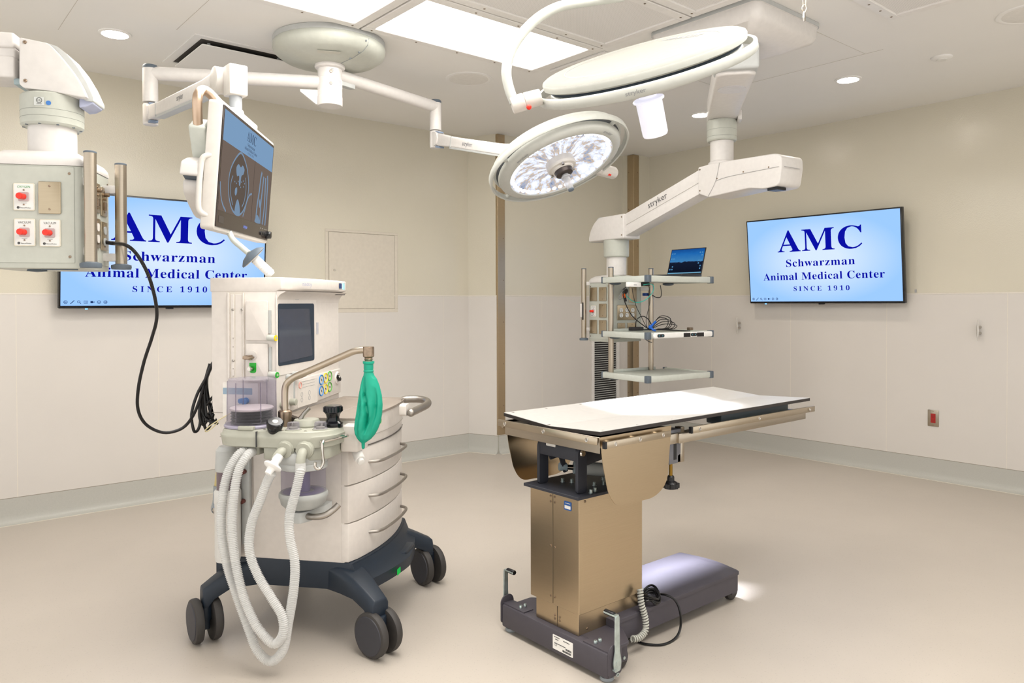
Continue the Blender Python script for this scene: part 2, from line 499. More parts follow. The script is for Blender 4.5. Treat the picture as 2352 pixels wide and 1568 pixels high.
# hook hanging from the ceiling with a snap shackle and strap
p = WF.at(1847, -6, 'z', HC)
p0 = WF.dep(1847, 20, 3.1)
t = thing('hanging_snap_hook', 'metal snap hook hanging on two wires from the ceiling', 'hook', (p0.x, p0.y, HC))
k = lambda y, dx=0: V((dx, -dx*.8, WF.dep(1847, y, 3.1).z-HC))
add('wire', G().tube([(.012, 0, 0), k(16, .004)], .0022, 6).tube([(-.012, .01, 0), k(16, -.004)], .0022, 6), steel, t)
add('ring', G().tube([k(14, .005), k(20, .007), k(26, .004), k(29), k(26, -.004), k(20, -.007), k(14, -.005), k(12)], .0022, 6, 3, True), steel, t)
zb = k(50).z; zt = k(27).z
add('shackle', G().loft([[(x*w, y*w*.6-x*.0, z) for x, y in ((.011, 0), (.006, .007), (-.006, .007), (-.011, 0), (-.006, -.007), (.006, -.007))] for z, w in ((zt, .35), (zt-.006, .8), ((zt+zb)/2, 1), (zb+.006, .9), (zb, .45))]), chrome, t)

# ------------------------------------------------------------------ wall items
p0 = WF.at(749, 527, 'v', YL-.004); p1 = WF.at(912, 714, 'v', YL-.004)
t = thing('access_panel', 'square painted access panel with a small latch in the left wall', 'access panel', (p0.x, YL, 0))
W_ = p1.x-p0.x; zt, zb = p0.z, p1.z+.0
M = Mx.Identity(4)
g = G(); b = .02
g.bx(-.008, W_+.008, -.006, 0, zt-b+.008, zt+.008).bx(-.008, W_+.008, -.006, 0, zb-.008, zb+b).bx(-.008, b, -.006, 0, zb+b, zt-b+.008).bx(W_-b, W_+.008, -.006, 0, zb+b, zt-b+.008)
m_acc = mat('access_panel_paint', 'D0C8BA', .4)
add('frame', g, m_acc, t, bev=.002, seg=1)
add('recess', G().bx(b, W_-b, -.0045, -.002, zb+b, zt-b+.008), m_gap, t)
add('door', G().bx(b+.003, W_-b-.003, -.007, -.004, zb+b+.003, zt-b+.005), m_acc, t, bev=.001, seg=1)
p = WF.at(767, 620, 'v', YL)
add('latch', G().cyl((p.x-p0.x, -.006, p.z), (p.x-p0.x, -.012, p.z), .009).bx(p.x-p0.x-.007, p.x-p0.x+.007, -.02, -.012, p.z-.003, p.z+.003), chrome, t)
p = WF.at(487, 319, 'v', YL)
t = thing('blank_wall_plate', 'blank steel wall plate high on left wall, half hidden by the hanging monitor', 'wall plate', (p.x, YL, p.z))
add('plate', G().bx(-.06, .06, -.006, 0, -.065, .065), chrome, t, bev=.003)
add('screw', G().screw((0, -.006, .05), (0, -1, 0)).screw((0, -.006, -.05), (0, -1, 0)), nickel, t)

for i, (px, lab) in enumerate(((1699, 'small metal cleat on right wall below the near-left corner of the wall screen'), (2251, 'metal cleat on right wall near the right edge of the photo'))):
    p = WF.at(px, 747 if i == 0 else 758, 'u', XR-.004)
    t = thing('wall_cleat', lab, 'cleat', (XR-.004, p.y, p.z), group=None)
    h = .075
    add('horn', G().tube([(-.045, 0, -h), (-.043, 0, -h*.5), (-.042, 0, 0), (-.043, 0, h*.5), (-.045, 0, h)], [.003, .006, .0075, .006, .003], 10), chrome, t)
    for z in (-.021, .021):
        add('post', G().cyl((0, 0, z), (-.042, 0, z), .011, .007), chrome, t)
p = WF.at(2144, 960, 'u', XR-.004)
t = thing('wall_outlet', 'red power outlet on a steel cover plate low on the right wall', 'outlet', (XR-.004, p.y, p.z))
add('cover_plate', G().bx(-.006, 0, -.038, .038, -.06, .06), steel, t, bev=.003)
o = add('receptacle', G().bx(-.008, -.005, -.017, .017, -.034, .034), mat('deep_red_plastic', 'A3201C', .4), t, bev=.001, seg=1)
g = G()
for z in (.017, -.017):
    g.bx(-.0086, -.0075, -.0075, -.0055, z-.004, z+.005).bx(-.0086, -.0075, .0055, .0075, z-.004, z+.005).cyl((-.0075, 0, z-.009), (-.0086, 0, z-.009), .0025, n=10)
add('slot', g, black, o)
add('screw', G().screw((-.006, 0, .05), (-1, 0, 0), .003).screw((-.006, 0, -.05), (-1, 0, 0), .003), nickel, t)
p = WF.at(2104, 668, 'u', XR-.005)
t = thing('wall_clip', 'tiny clear clip on the right wall beside the wall screen', 'clip', p)
add('clip_body', G().bx(-.012, 0, -.006, .006, -.012, .012), glass_c, t, bev=.003)

# tall return grille on the recessed wall
a = WF.at(1358, 800, 'v', 5.026); b = WF.at(1421, 800, 'v', 5.026)
zt = WF.at(1365, 700, 'v', 5.026).z
t = thing('return_air_grille', 'tall louvred return air grille low on the recessed back wall', 'vent', (a.x, 5.026, 0))
W_ = b.x-a.x; zb = .3
add('frame', G().bx(0, W_, -.012, 0, zt, zt+.035).bx(0, W_, -.012, 0, zb-.035, zb).bx(0, .035, -.012, 0, zb, zt).bx(W_-.045, W_, -.012, 0, zb, zt), m_frame, t, bev=.002, seg=1)
add('back', G().bx(.035, W_-.045, -.003, -.001, zb, zt), black, t)
g = G(); z = zb+.012
while z < zt-.01:
    g.prism([(.035, z), (W_-.045, z), (W_-.045, z+.006), (.035, z+.006)], .004, .014, Mx(((1, 0, 0, 0), (0, 0, -1, 0), (0, 1, 0, 0), (0, 0, 0, 1)))); z += .021
add('louvre', g, lgrey, t)


# ------------------------------------------------------------------ wall screens
def screen_mat():
    m = bpy.data.materials.new('lit_slide'); m.use_nodes = True; nt = m.node_tree; nt.nodes.clear()
    out = nt.nodes.new('ShaderNodeOutputMaterial'); e = nt.nodes.new('ShaderNodeEmission')
    tc = nt.nodes.new('ShaderNodeTexCoord'); mp = nt.nodes.new('ShaderNodeMapping'); mp.inputs['Location'].default_value = (-.95, 0, -.95); mp.inputs['Scale'].default_value = (1.9, 0, 1.9)
    nt.links.new(tc.outputs['Generated'], mp.inputs[0])
    g = nt.nodes.new('ShaderNodeTexGradient'); g.gradient_type = 'SPHERICAL'; nt.links.new(mp.outputs[0], g.inputs[0])
    r = nt.nodes.new('ShaderNodeValToRGB'); r.color_ramp.elements[0].color = lin('96C2F8'); r.color_ramp.elements[1].color = lin('CFE0FD'); r.color_ramp.elements[1].position = .75
    nt.links.new(g.outputs[0], r.inputs[0]); nt.links.new(r.outputs[0], e.inputs[0]); e.inputs[1].default_value = 1.0
    nt.links.new(e.outputs[0], out.inputs[0]); return m


m_slide = screen_mat()
m_sink = emis('slide_navy_ink', '0A0F9C', 1.0)
m_icon = emis('slide_icon_ink', '1D3566', .9)
m_bez = mat('black_bezel', '0E0F14', .25)


def tv(label, o, ang, w, h, tilt):
    """screen whose bottom edge centre is at o, facing -y of its own frame"""
    M = Mx.Translation(V(o)) @ Mx.Rotation(rad(ang), 4, 'Z') @ Mx.Rotation(tilt, 4, 'X')
    t = thing('wall_screen', label, 'screen', m=M)
    add('casing', G().bx(-w/2, w/2, 0, .045, 0, h), m_bez, t, bev=.004)
    add('mount', G(M.inverted() @ Mx.Translation(V(o)) @ Mx.Rotation(rad(ang), 4, 'Z')).bx(-.2, .2, .02, .096, h*.3, h*.75), black, t, bev=.004)
    bz = .011
    s = add('display', G().bx(-w/2+bz, w/2-bz, -.002, .002, bz+.006, h-bz), m_slide, t)
    sw, sh = w-2*bz, h-2*bz-.006
    X = lambda k: -w/2+bz+sw*k
    Z = lambda k: h-bz-sh*k
    Y = -.0024
    ax, ay = (1, 0, 0), (0, 0, 1)
    for tx, kx, kz, kh, kw, sp in (('AMC', .497, .268, .262, .56, 1.06), ('Schwarzman', .50, .535, .088, .455, 1.08), ('Animal Medical Center', .503, .694, .088, .80, 1.05), ('SINCE 1910', .503, .845, .056, .37, 1.5)):
        add('lettering', text(G(), tx, (X(kx), Y, Z(kz)), ax, ay, h=sh*kh, w=sw*kw, ser=True, space=sp), m_sink, s, flat=True)
    g = G(); r = .0105; F = Mx(((1, 0, 0, 0), (0, 0, 1, Y), (0, -1, 0, 0), (0, 0, 0, 1)))
    zc = Z(.968)
    for i in range(7):
        x = X(.021+.029*i)
        if i in (0, 5, 6):
            g.lathe([(r*.75, -.0003), (r*.75, .0003), (r, .0003), (r, -.0003), (r*.75, -.0003)], Mx.Translation((x, Y, zc)) @ Mx.Rotation(PI/2, 4, 'X'), 20, False)
            g.bx(x-r*.5, x+r*.5, Y-.0003, Y, zc-.0014, zc+.0014)
            if i != 5:
                k = -1 if i == 0 else 1
                g.tube([(x+k*.001, Y, zc+.005), (x+k*.0055, Y, zc), (x+k*.001, Y, zc-.005)], .0011, 4)
        elif i == 1: g.tube([(x-r, Y, zc-r), (x+r, Y, zc+r)], .0022, 5)
        elif i == 2:
            g.lathe([(r*.5, -.0003), (r*.5, .0003), (r*.75, .0003), (r*.75, -.0003), (r*.5, -.0003)], Mx.Translation((x-.002, Y, zc+.002)) @ Mx.Rotation(PI/2, 4, 'X'), 16, False)
            g.tube([(x+.003, Y, zc-.003), (x+r, Y, zc-r)], .0015, 5)
        elif i == 3:
            g.bx(x-r, x+r, Y-.0003, Y, zc-r*.8, zc-r*.6).bx(x-r, x+r, Y-.0003, Y, zc+r*.6, zc+r*.8).bx(x-r, x-r+.002, Y-.0003, Y, zc-r*.8, zc+r*.8).bx(x+r-.002, x+r, Y-.0003, Y, zc-r*.8, zc+r*.8)
            for q in (-.004, .003): g.tube([(x+q+.003, Y, zc+.003), (x+q, Y, zc+.003), (x+q, Y, zc-.003), (x+q+.003, Y, zc-.003)], .0008, 4)
        else: g.bx(x-r, x+r*.4, Y-.0003, Y, zc-r*.6, zc+r*.6).prism([(x+r*.5, zc), (x+r, zc+r*.5), (x+r, zc-r*.5)], 0, .0003, Mx(((1, 0, 0, 0), (0, 0, -1, Y), (0, 1, 0, 0), (0, 0, 0, 1))))
    add('icon_row', g, m_icon, s, flat=True)
    add('power_light', G().bx(X(.105), X(.117), -.003, 0, -.006, .0), emis('blue_led', '6AB4FF', 3) if 'blue_led' not in bpy.data.materials else bpy.data.materials['blue_led'], t)
    add('sensor_tab', G().bx(-.022, .022, -.003, .02, -.008, .001), m_bez, t, bev=.001, seg=1)
    return t


tv('large lit wall screen on the wall beyond the table, its navy lettering fully in view', (XR-.1, 3.043, 1.287), -90, 1.29, .712, .09)
tv('large lit wall screen half hidden behind the pendant, hanging monitor and anaesthesia machine', (1.4585, YL-.1, 1.270), 0, 1.264, .705, .09)
# ------------------------------------------------------------------ anaesthesia machine
MF = Fr((1.4455, 2.9505, 0), -50.3)
am = thing('anesthesia_machine', 'white anaesthesia workstation with three drawers on a navy wheeled base', 'anesthesia machine', (1.4455, 2.9505, 0), -50.3)
VF = -.282                                  # front face
VB = .345
UV = Mx(((1, 0, 0, 0), (0, 0, -1, 0), (0, 1, 0, 0), (0, 0, 0, 1)))          # polygon xy -> u,z ; extrusion -> -v


def on_v(v): return Mx.Translation((0, v, 0)) @ UV                          # extrude towards the front from plane v
def on_u(u): return Mx.Translation((u, 0, 0)) @ Mx(((0, 0, 1, 0), (1, 0, 0, 0), (0, 1, 0, 0), (0, 0, 0, 1)))   # polygon xy -> v,z ; extrusion -> +u


# lower cabinet: plan outline with a bulged drawer side
def bulge(v): return .222+.052*(1-((v-.03)/.32)**2)
NB = 14
vs = [VF+(VB-VF)*k/NB for k in range(NB+1)]
plan = [(-.315, VF), (.205, VF)]+[(bulge(v), v) for v in vs]+[(-.315, VB)]
add('cabinet_body', G().prism([(-.315, VF), (.19, VF)]+[(bulge(v)-.022, v) for v in vs]+[(-.315, VB)], .30, .775), offw, am, bev=.004)
# front panel lines
add('panel_groove', G().bx(-.1755, -.1735, VF-.0012, VF, .305, .775).bx(-.315, .2, VF-.0012, VF, .7735, .7755).bx(-.349, -.19, VF-.0012, VF, .868, .8695), mat('panel_gap', '7E776E', .7), am)


def drawer(z0, z1, label=None):
    g = G().prism([(.19, VF-.001)]+[(bulge(v)-(0 if 0 < i < NB else .006), v) for i, v in enumerate(vs)]+[(.19, VB)], z0+.002, z1-.002)
    d = add('drawer', g, offw, am, bev=.003, seg=2, sharp=50, label=label)
    zh = z1-.065
    va, vb = -.16, .23
    pts = [V((bulge(va)-.005, va, zh))]+[V((bulge(v)+.034*min(1, 4.5*min((v-va)/(vb-va), 1-(v-va)/(vb-va))**.6), v, zh)) for v in [va+.02+(vb-va-.04)*k/10 for k in range(11)]]+[V((bulge(vb)-.005, vb, zh))]
    add('handle', G().tube(pts, .0062, 10, 4), alum, d, label='grey metal bow handle')


drawer(.305, .455, 'bottom drawer'); drawer(.455, .600, 'middle drawer'); drawer(.600, .735, 'upper drawer')
# fascia above the drawers: leans outwards up to the tray rim
ZT = .857
def rim(v): return .235+.04*(1-((v-.0)/.36)**2)
g = G()
lo = [(.10, VF)]+[(bulge(v)-.002, v) for v in vs]+[(.10, VB)]
hi = [(.10, VF)]+[(rim(v), v) for v in vs]+[(.10, VB)]
g.loft([[(u, v, .739) for u, v in lo], [(u+.004*(u > .15), v, .78) for u, v in lo], [((a+b)/2+.001*(a > .15), v, .825) for (a, v), (b, _) in zip(lo, hi)], [(u, v, ZT-.004) for u, v in hi]], caps=False)
add('fascia', g, offw, am, sharp=50)
g = G()
for i in range(NB):
    v0, v1 = vs[i], vs[i+1]
    a, b = V((bulge(v0)+.0015, v0, .737)), V((bulge(v1)+.0015, v1, .737))
    g.tube([a, b], .0018, 5)
add('gap_line', g, mat('drawer_gap', '5B5650', .8), am)
_p = MF.at(866, 965, 'u', .262); vg = _p.y
u0 = (bulge(vg)*.45+rim(vg)*.55)+.003
add('green_indicator', G().cyl((u0-.012, vg, _p.z), (u0+.002, vg, _p.z), .017), offw, am)
add('green_dot', G().cyl((u0, vg, _p.z), (u0+.0035, vg, _p.z), .0125), green, am)
add('latch_slot', G().bx(-.004, .004, -.022, .022, -.004, .004, Mx.Translation((rim(.02)-.008, -.03, .80))), lgrey, am, bev=.002)
# lock slot of the pull-out writing shelf
g = G().tube([(bulge(v)*.8+rim(v)*.2+.004, v, .775) for v in [-.2+.5*k/12 for k in range(13)]], .0012, 5)
add('pull_out_shelf_line', g, mat('fine_gap', '9A938A', .7), am)
# stainless work tray
g = G()
out = [(.02, VF-.004), (.205, VF-.004)]+[(rim(v)+.003, v) for v in vs]+[(.20, .36), (-.068, .36), (-.068, -.2)]
def ins(poly, k):
    cx = sum(p[0] for p in poly)/len(poly); cy = sum(p[1] for p in poly)/len(poly)
    return [(cx+(x-cx)*k, cy+(y-cy)*k) for x, y in poly]
rings = [[(x, y, ZT-.006) for x, y in out], [(x, y, ZT+.003) for x, y in out], [(x, y, ZT+.004) for x, y in ins(out, .965)], [(x, y, ZT-.016) for x, y in ins(out, .93)], [(x, y, ZT-.024) for x, y in ins(out, .86)]]
g.loft(rings, caps=True)
add('work_tray', g, mat('tray_steel', '968C82', .62, .25, .06, 6), am, sharp=50)
# grab handle at the tray's far end
h0, h1 = V((.225, .335, ZT-.004)), V((.315, .34, ZT-.002))
add('grab_handle', G().tube([h0, V((.27, .342, ZT-.002)), h1, V((.355, .31, ZT-.006)), V((.375, .24, ZT-.012)), V((.375, .10, ZT-.014)), V((.372, .02, ZT-.016))], [.012, .014]+[.0165]*20, 14, 5).sph((.372, .02, ZT-.016), .017), alum, am)
add('handle_bracket', G().prism(rrect(.05, .05, .012), -.03, .0, Mx.Translation((.345, .03, ZT-.005)) @ Mx.Rotation(-PI/2, 4, 'Y') @ Mx.Translation((0, 0, .02))), offw, am, bev=.003)

# ------------------------------------------------------------------ navy base with legs and casters
g = G()
skirt = [(-.335, VF-.004), (.222, VF-.004)]+[(bulge(v)+.01, v) for v in vs]+[(-.335, VB+.01)]
g.prism(skirt, .20, .306)
base = add('base_skirt', g, navy, am, bev=.006)
# stepped foot ledge on the drawer side
g = G()
led = [(.19, VF)]+[(bulge(v)+.012, v) for v in vs]+[(.19, VB)]
ledo = [(.19, VF-.01)]+[(bulge(v)+.085-.03*abs((v-.03)/.31), v*1.02) for v in vs]+[(.19, VB+.01)]
g.loft([[(u, v, .195) for u, v in ledo], [(u, v, .235) for u, v in ledo], [(u*.35+w*.65, v, .255) for (u, v), (w, _) in zip(ledo, led)], [(u, v, .30) for u, v in led]])
add('foot_ledge', g, navy, am, sharp=40)
add('pedal_plate', G().prism(fillet([(.25, .02), (.34, .03), (.335, .17), (.26, .17)], .02), .236, .252, Mx.Translation((.005, 0, 0))), navy, am, bev=.004, label='navy brake pedal plate')
add('brake_marker', G().bx(.352, .3545, -.105, -.07, .203, .226), emis('green_marker', '2FD45A', .6), am, label='green brake marker')


def leg(cx, cy):
    """arched arm from the skirt corner out to a caster at cx, cy"""
    sx, sy = (1 if cx > 0 else -1), (1 if cy > 0 else -1)
    end = V((cx, cy, 0)); root = V((cx*.55 if cx < 0 else cx*.42, cy*.62, 0))
    d = (end-root); L = d.length; d.normalize(); n = V((-d.y, d.x, 0))
    rings = []
    for t, w, z0, z1 in ((0, .066, .198, .298), (.35, .060, .199, .284), (.62, .050, .192, .262), (.85, .042, .166, .234), (.97, .040, .138, .218), (1.06, .037, .134, .207)):
        c = root+d*L*t
        pr = [(-w, z0), (w, z0), (w*.98, z1-.018), (w*.72, z1), (-w*.72, z1), (-w*.98, z1-.018)]
        rings.append([c+n*a+V((0, 0, b)) for a, b in pr])
    add('leg_cover', G().loft(rings), navy, am, bev=.006, sharp=40)
    ca = add('caster', G().cyl((cx, cy, .085), (cx, cy, .148), .030).prism(rrect(.05, .03, .01), .05, .115, Mx.Translation((cx, cy, 0)) @ Mx.Rotation(CA, 4, 'Z')), navy, am, bev=.002)
    for k in (-1, 1):
        R = .0835
        m = Mx.Translation((cx, cy, R)) @ Mx.Rotation(CA, 4, 'Z') @ Mx.Translation((0, k*.034, 0)) @ Mx.Rotation(-PI/2*k, 4, 'X') @ Mx.Translation((0, 0, -.016))
        w = add('wheel', G().lathe([(R-.012, 0), (R-.003, .002), (R, .008), (R, .022), (R-.003, .029), (R-.012, .032)], m, 40), rubber, ca)
        add('wheel_disc', G().lathe([(R-.012, .0315), (R-.014, .035), (R-.02, .0355), (.0005, .036)], m, 36), mat('wheel_hub_plastic', '34343A', .5) if 'wheel_hub_plastic' not in bpy.data.materials else bpy.data.materials['wheel_hub_plastic'], w)


CA = rad(-43)
leg(-.336, -.36)
CA = rad(-29)
leg(.365, -.355)
CA = rad(-40)
leg(.34, .367)
CA = rad(-30)
leg(-.336, .367)

# ------------------------------------------------------------------ tower
prof = [(-.35, .90), (-.35, 1.368), (-.072, 1.368), (-.072, .775), (-.30, .775), (-.31, .80), (-.33, .84), (-.345, .87)]
g = G().prism(prof, 0, .60, on_v(VF+.60))
add('tower_body', g, offw, am, bev=.006)
# canopy shelf on top
top = [(-.352, VF-.002), (-.052, VF-.002)]+[(-.045+.030*math.sin(PI*k/8)-.004*k/8, VF+.012+.62*k/8) for k in range(9)]+[(-.10, .36), (-.352, .36)]
g = G().loft([[(min(u, -.08) if False else u-(.022 if u > -.06 else 0), v, 1.345) for u, v in top], [(u, v, 1.356) for u, v in top], [(u, v, 1.396) for u, v in top], [(u-.006*(u > -.2), v, 1.400) for u, v in top]])
add('canopy_shelf', g, offw, am, bev=.003, sharp=45)
add('canopy_cove', G().prism(fillet([(-.072, 1.30), (-.072, 1.346), (-.03, 1.346), (-.058, 1.333), (-.068, 1.318)], [0, 0, 0, .012, .012]), 0, .60, on_v(VF+.60)), offw, am)
g = G()
text(g, 'mindray', (-.012, -.14, 1.377), (.04, 1, 0), (0, 0, 1), h=.017)
add('maker_lettering', g, mat('pale_blue_print', '8D97B6', .5), am, flat=True)
g = G(); plate(g, (-.0285, .235, 1.377), (.0, 1, 0), (0, 0, 1), .028, .024, .001, .001)
add('blue_sticker', g, mat('sticker_blue', '27406E', .5), am)
g = G(); plate(g, (-.034, .262, 1.377), (-.09, 1, 0), (0, 0, 1), .014, .026, .001, .001)
add('white_sticker', g, paper, am)
g = G(); plate(g, (-.040, .295, 1.376), (-.12, 1, 0), (0, 0, 1), .036, .030, .001, .001)
add('cyan_sticker', g, mat('sticker_cyan', 'A8DCE8', .5), am)
add('shelf_light', G().bx(-.09, -.045, .22, .33, 1.336, 1.346), black, am, bev=.003)
# rear hook for cables
add('cable_hook', G().tube([(-.352, -.02, 1.09), (-.375, -.02, 1.09), (-.39, -.02, 1.105), (-.392, -.02, 1.13), (-.392, -.02, 1.165)], .0065, 10, 4), alum, am)
add('side_handle', G().prism(rrect(.03, .06, .012), 0, .018, Mx.Translation((-.35, -.2, 1.31)) @ Mx.Rotation(-PI/2, 4, 'Y')), lgrey, am, bev=.003)


def fp(px, py, v=VF): return MF.at(px, py, 'v', v)
def fbox(g, a, b, t, v=VF, r=.004):
    """rounded plate on the front face between two measured corners"""
    p, q = fp(*a, v), fp(*b, v)
    return g.prism(rrect(abs(q.x-p.x), abs(p.z-q.z), r, 4, (p.x+q.x)/2, (p.z+q.z)/2), 0, t, on_v(v))


# vapouriser rail slot
s = add('rail_recess', fbox(G(), (522, 670), (563, 868), .0015), mat('slot_white', 'D6CFC4', .45), am, label='tall recessed vapouriser rail')
g = G(); fbox(g, (531, 676), (539, 866), .004, r=.001); fbox(g, (541, 676), (557, 866), .0025, r=.001); fbox(g, (524, 672), (529, 868), .008, r=.001); fbox(g, (558, 672), (562, 868), .006, r=.001)
add('rail', g, offw, s, bev=.001, seg=1)
g = G()
for px, py in ((536, 711), (557, 711), (537, 828)): g.screw(fp(px, py)+V((0, -.004, 0)), (0, -1, 0), .005, .004)
for py in (776, 796, 846, 863): g.screw(fp(537, py)+V((0, -.004, 0)), (0, -1, 0), .0022, .002)
add('screw', g, alum, s)
add('cover_panel', fbox(G(), (567, 690), (618, 782), .012, r=.006), offw, am, bev=.004, label='blank raised upper cover panel')
add('cover_panel', fbox(G(), (567, 788), (618, 876), .010, r=.006), offw, am, bev=.004, label='lower raised cover panel with valve and outlet')
g = G(); fbox(g, (618, 712), (624, 765), .006, r=.002); fbox(g, (619, 797), (625, 850), .006, r=.002)
add('grey_strip', g, mat('strip_grey', 'B4B6B4', .5), am)
# lever valve and green oxygen outlet on the lower cover
p = fp(582, 820); v1 = VF-.010
va = add('selector_valve', G().cyl((p.x+.004, v1, p.z+.008), (p.x+.004, v1-.004, p.z+.008), .018), offw, am)
add('lever', G().loft([[(p.x-.026+k, v1-.008-q, p.z+w) for q, w in ((0, -.006-e), (.018, -.004-e), (.018, .004+e), (0, .006+e))] for k, e in ((0, .001), (.008, .004), (.02, .002), (.04, -.0025))]).cyl((p.x-.002, v1, p.z), (p.x-.002, v1-.016, p.z), .010), nickel, va, bev=.001)
p = fp(584, 843)
ov = add('oxygen_outlet', G().prism(fillet([(-.014, .018), (.014, .018), (.014, -.022), (-.014, -.022)], [.002, .002, .012, .012]), 0, .002, on_v(v1) @ Mx.Translation((p.x, p.z, 0))), green, am, label='green oxygen outlet label')
add('port', G().cyl((p.x-.002, v1, p.z-.004), (p.x-.002, v1-.022, p.z-.004), .009).cyl((p.x-.002, v1-.022, p.z-.004), (p.x-.002, v1-.028, p.z-.004), .007), chrome, ov)
for px, py, mcol, nm in ((628, 775, yellow, 'yellow'), (631, 859, green, 'green')):
    p = fp(px-4, py)
    k = add('flow_knob', G().cyl((p.x-.008, VF-.016, p.z), (p.x+.026, VF-.019, p.z-.001), .0125), mat('knob_grey', 'BFC0B8', .4) if 'knob_grey' not in bpy.data.materials else bpy.data.materials['knob_grey'], am, bev=.002, label='grey knob with %s cap' % nm)
    add('cap', G().cyl((p.x+.0255, VF-.0188, p.z-.001), (p.x+.0290, VF-.0192, p.z-.001), .0115), mcol, k)
    add('cap_core', G().cyl((p.x+.029, VF-.0192, p.z-.001), (p.x+.0296, VF-.0193, p.z-.001), .005), sage, k)

# recessed display on the drawer side of the tower
UT = -.072
def tp(px, py, u=UT): return MF.at(px, py, 'u', u)
a, b, c, d = tp(636, 697), tp(719, 699), tp(718, 826), tp(640, 842)
v0, v1_, z0, z1 = VF+.006, b.y+.002, (c.z+d.z)/2, a.z
add('display_bezel', G().prism(rrect(v1_-v0+.035, z1-z0+.075, .012, 4, (v0+v1_)/2+.006, (z0+z1)/2), 0, .003, on_u(UT)), offw, am, bev=.001, seg=1)
fr = add('display_frame', G().prism(rrect(v1_-v0, z1-z0, .010, 4, (v0+v1_)/2, (z0+z1)/2), 0, .0045, on_u(UT)), mat('display_dark_frame', '22303F', .35), am, bev=.001, seg=1)
add('display_pane', G().prism([(v0+.004, z0+.012), (v1_-.022, z0+.022), (v1_-.05, z1-.022), (v0+.004, z1-.022)], .0045, .0052, on_u(UT)), mat('dark_display', '3B4150', .12, coat=.3), fr)
g = G(); text(g, 'A Series', (UT+.0035, (v0+v1_)/2, z1+.018), (0, 1, 0), (0, 0, 1), h=.007)
add('model_mark', g, inkg, am, flat=True)
bpy.data.objects['model_mark']['label'] = 'faint grey print above the display'
add('speaker_slot', G().bx(UT, UT+.003, v1_+.026, v1_+.045, 1.165, 1.215), mat('slot_grey', 'B7B7BD', .5), am)
# ports below the display
p = tp(648, 838, UT)
g = G()
k = add('port_block', G().cyl((UT, -.20, 1.005), (UT+.03, -.20, 1.003), .012).cyl((UT, -.15, 1.010), (UT+.034, -.15, 1.008), .014), lgrey, am, bev=.002)
add('lever', G().tube([(UT+.026, -.225, .998), (UT+.035, -.18, .997), (UT+.04, -.12, 1.004), (UT+.03, -.095, 1.010)], .004, 8, 4), nickel, k)
# gauge panel
gp = add('gauge_panel', G().prism(fillet([(-.21, .865), (.312, .885), (.312, .995), (-.02, .99), (-.21, .985)], .004), 0, .010, on_u(UT)), offw, am, bev=.003)
gu = UT+.010
g = G(); plate(g, (gu, -.035, .925), (0, 1, 0), (0, 0, 1), .19, .105, .0006, .004)
add('flow_label', g, mat('label_edge', 'D9D3CB', .5), gp)
add('alarm_ring', G().lathe([(.009, 0), (.012, .003), (.015, 0), (.009, 0)], Mx.Translation((gu, -.105, .962)) @ Mx.Rotation(PI/2, 4, 'Y'), 24, False), mat('alarm_red', 'E59A8C', .5), gp)
g = G()
for k in range(3): g.bx(gu, gu+.0012, -.085, .03, .950+.012*k, .9508+.012*k)
for k in range(4): g.lathe([(.008, 0), (.0085, .0012), (.0095, .0012), (.01, 0)], Mx.Translation((gu, -.09+.035*(k % 2)*2, .90+.022*(k//2))) @ Mx.Rotation(PI/2, 4, 'Y'), 18, False)
add('printed_diagram', g, inkg, gp, flat=True)
for i in range(3):
    for j in range(2):
        col_ = (blue, yellow, mat('gauge_green', '4FA33A', .4) if 'gauge_green' not in bpy.data.materials else bpy.data.materials['gauge_green'])[i]
        m = Mx.Translation((gu, .098+.044*i, .964-.049*j-.0+.004*i)) @ Mx.Rotation(PI/2, 4, 'Y')
        q = add('pressure_gauge', G().lathe([(.0165, 0), (.0205, .004), (.022, .003), (.0225, 0), (.0165, 0)], m, 30, False), col_, gp, label='%s-ringed pressure gauge in the %s row' % (('blue', 'yellow', 'green')[i], ('top', 'bottom')[j]))
        add('dial', G().lathe([(.017, .0012), (.0005, .0016)], m, 24), mat('dial_face', 'CFCBBE', .4) if 'dial_face' not in bpy.data.materials else bpy.data.materials['dial_face'], q)
        add('needle', G(m).prism([(-.009, -.001), (.008, -.0006), (.008, .0006), (-.009, .001)], .0018, .0026, Mx.Rotation(.6+i*.4, 4, 'Z')).cyl((0, 0, .001), (0, 0, .0032), .003, n=12), ink, q)
m = Mx.Translation((gu, .272, .955)) @ Mx.Rotation(PI/2, 4, 'Y')
q = add('master_switch', G().lathe([(.018, 0), (.024, .006), (.028, .004), (.03, 0), (.018, 0)], m, 30, False).cyl((gu-.004, .272, .955), (gu+.002, .272, .955), .02), offw, gp)
add('switch_knob', G(m).prism(rrect(.036, .016, .007), 0, .014, Mx.Rotation(.9, 4, 'Z')), black, q, bev=.002)
add('switch_mark', G(m).prism(rrect(.012, .006, .002), .014, .0148, Mx.Rotation(.9, 4, 'Z') @ Mx.Translation((-.011, 0, 0))), paper, q)
k = add('flowmeter', G().bx(UT, UT+.012, -.165, -.15, .895, .985), lgrey, am, bev=.002)
add('knob', G().cyl((UT+.0, -.19, .905), (UT+.035, -.19, .905), .014).cyl((UT, -.25, .90), (UT+.028, -.25, .90), .012), sage, k, bev=.002)

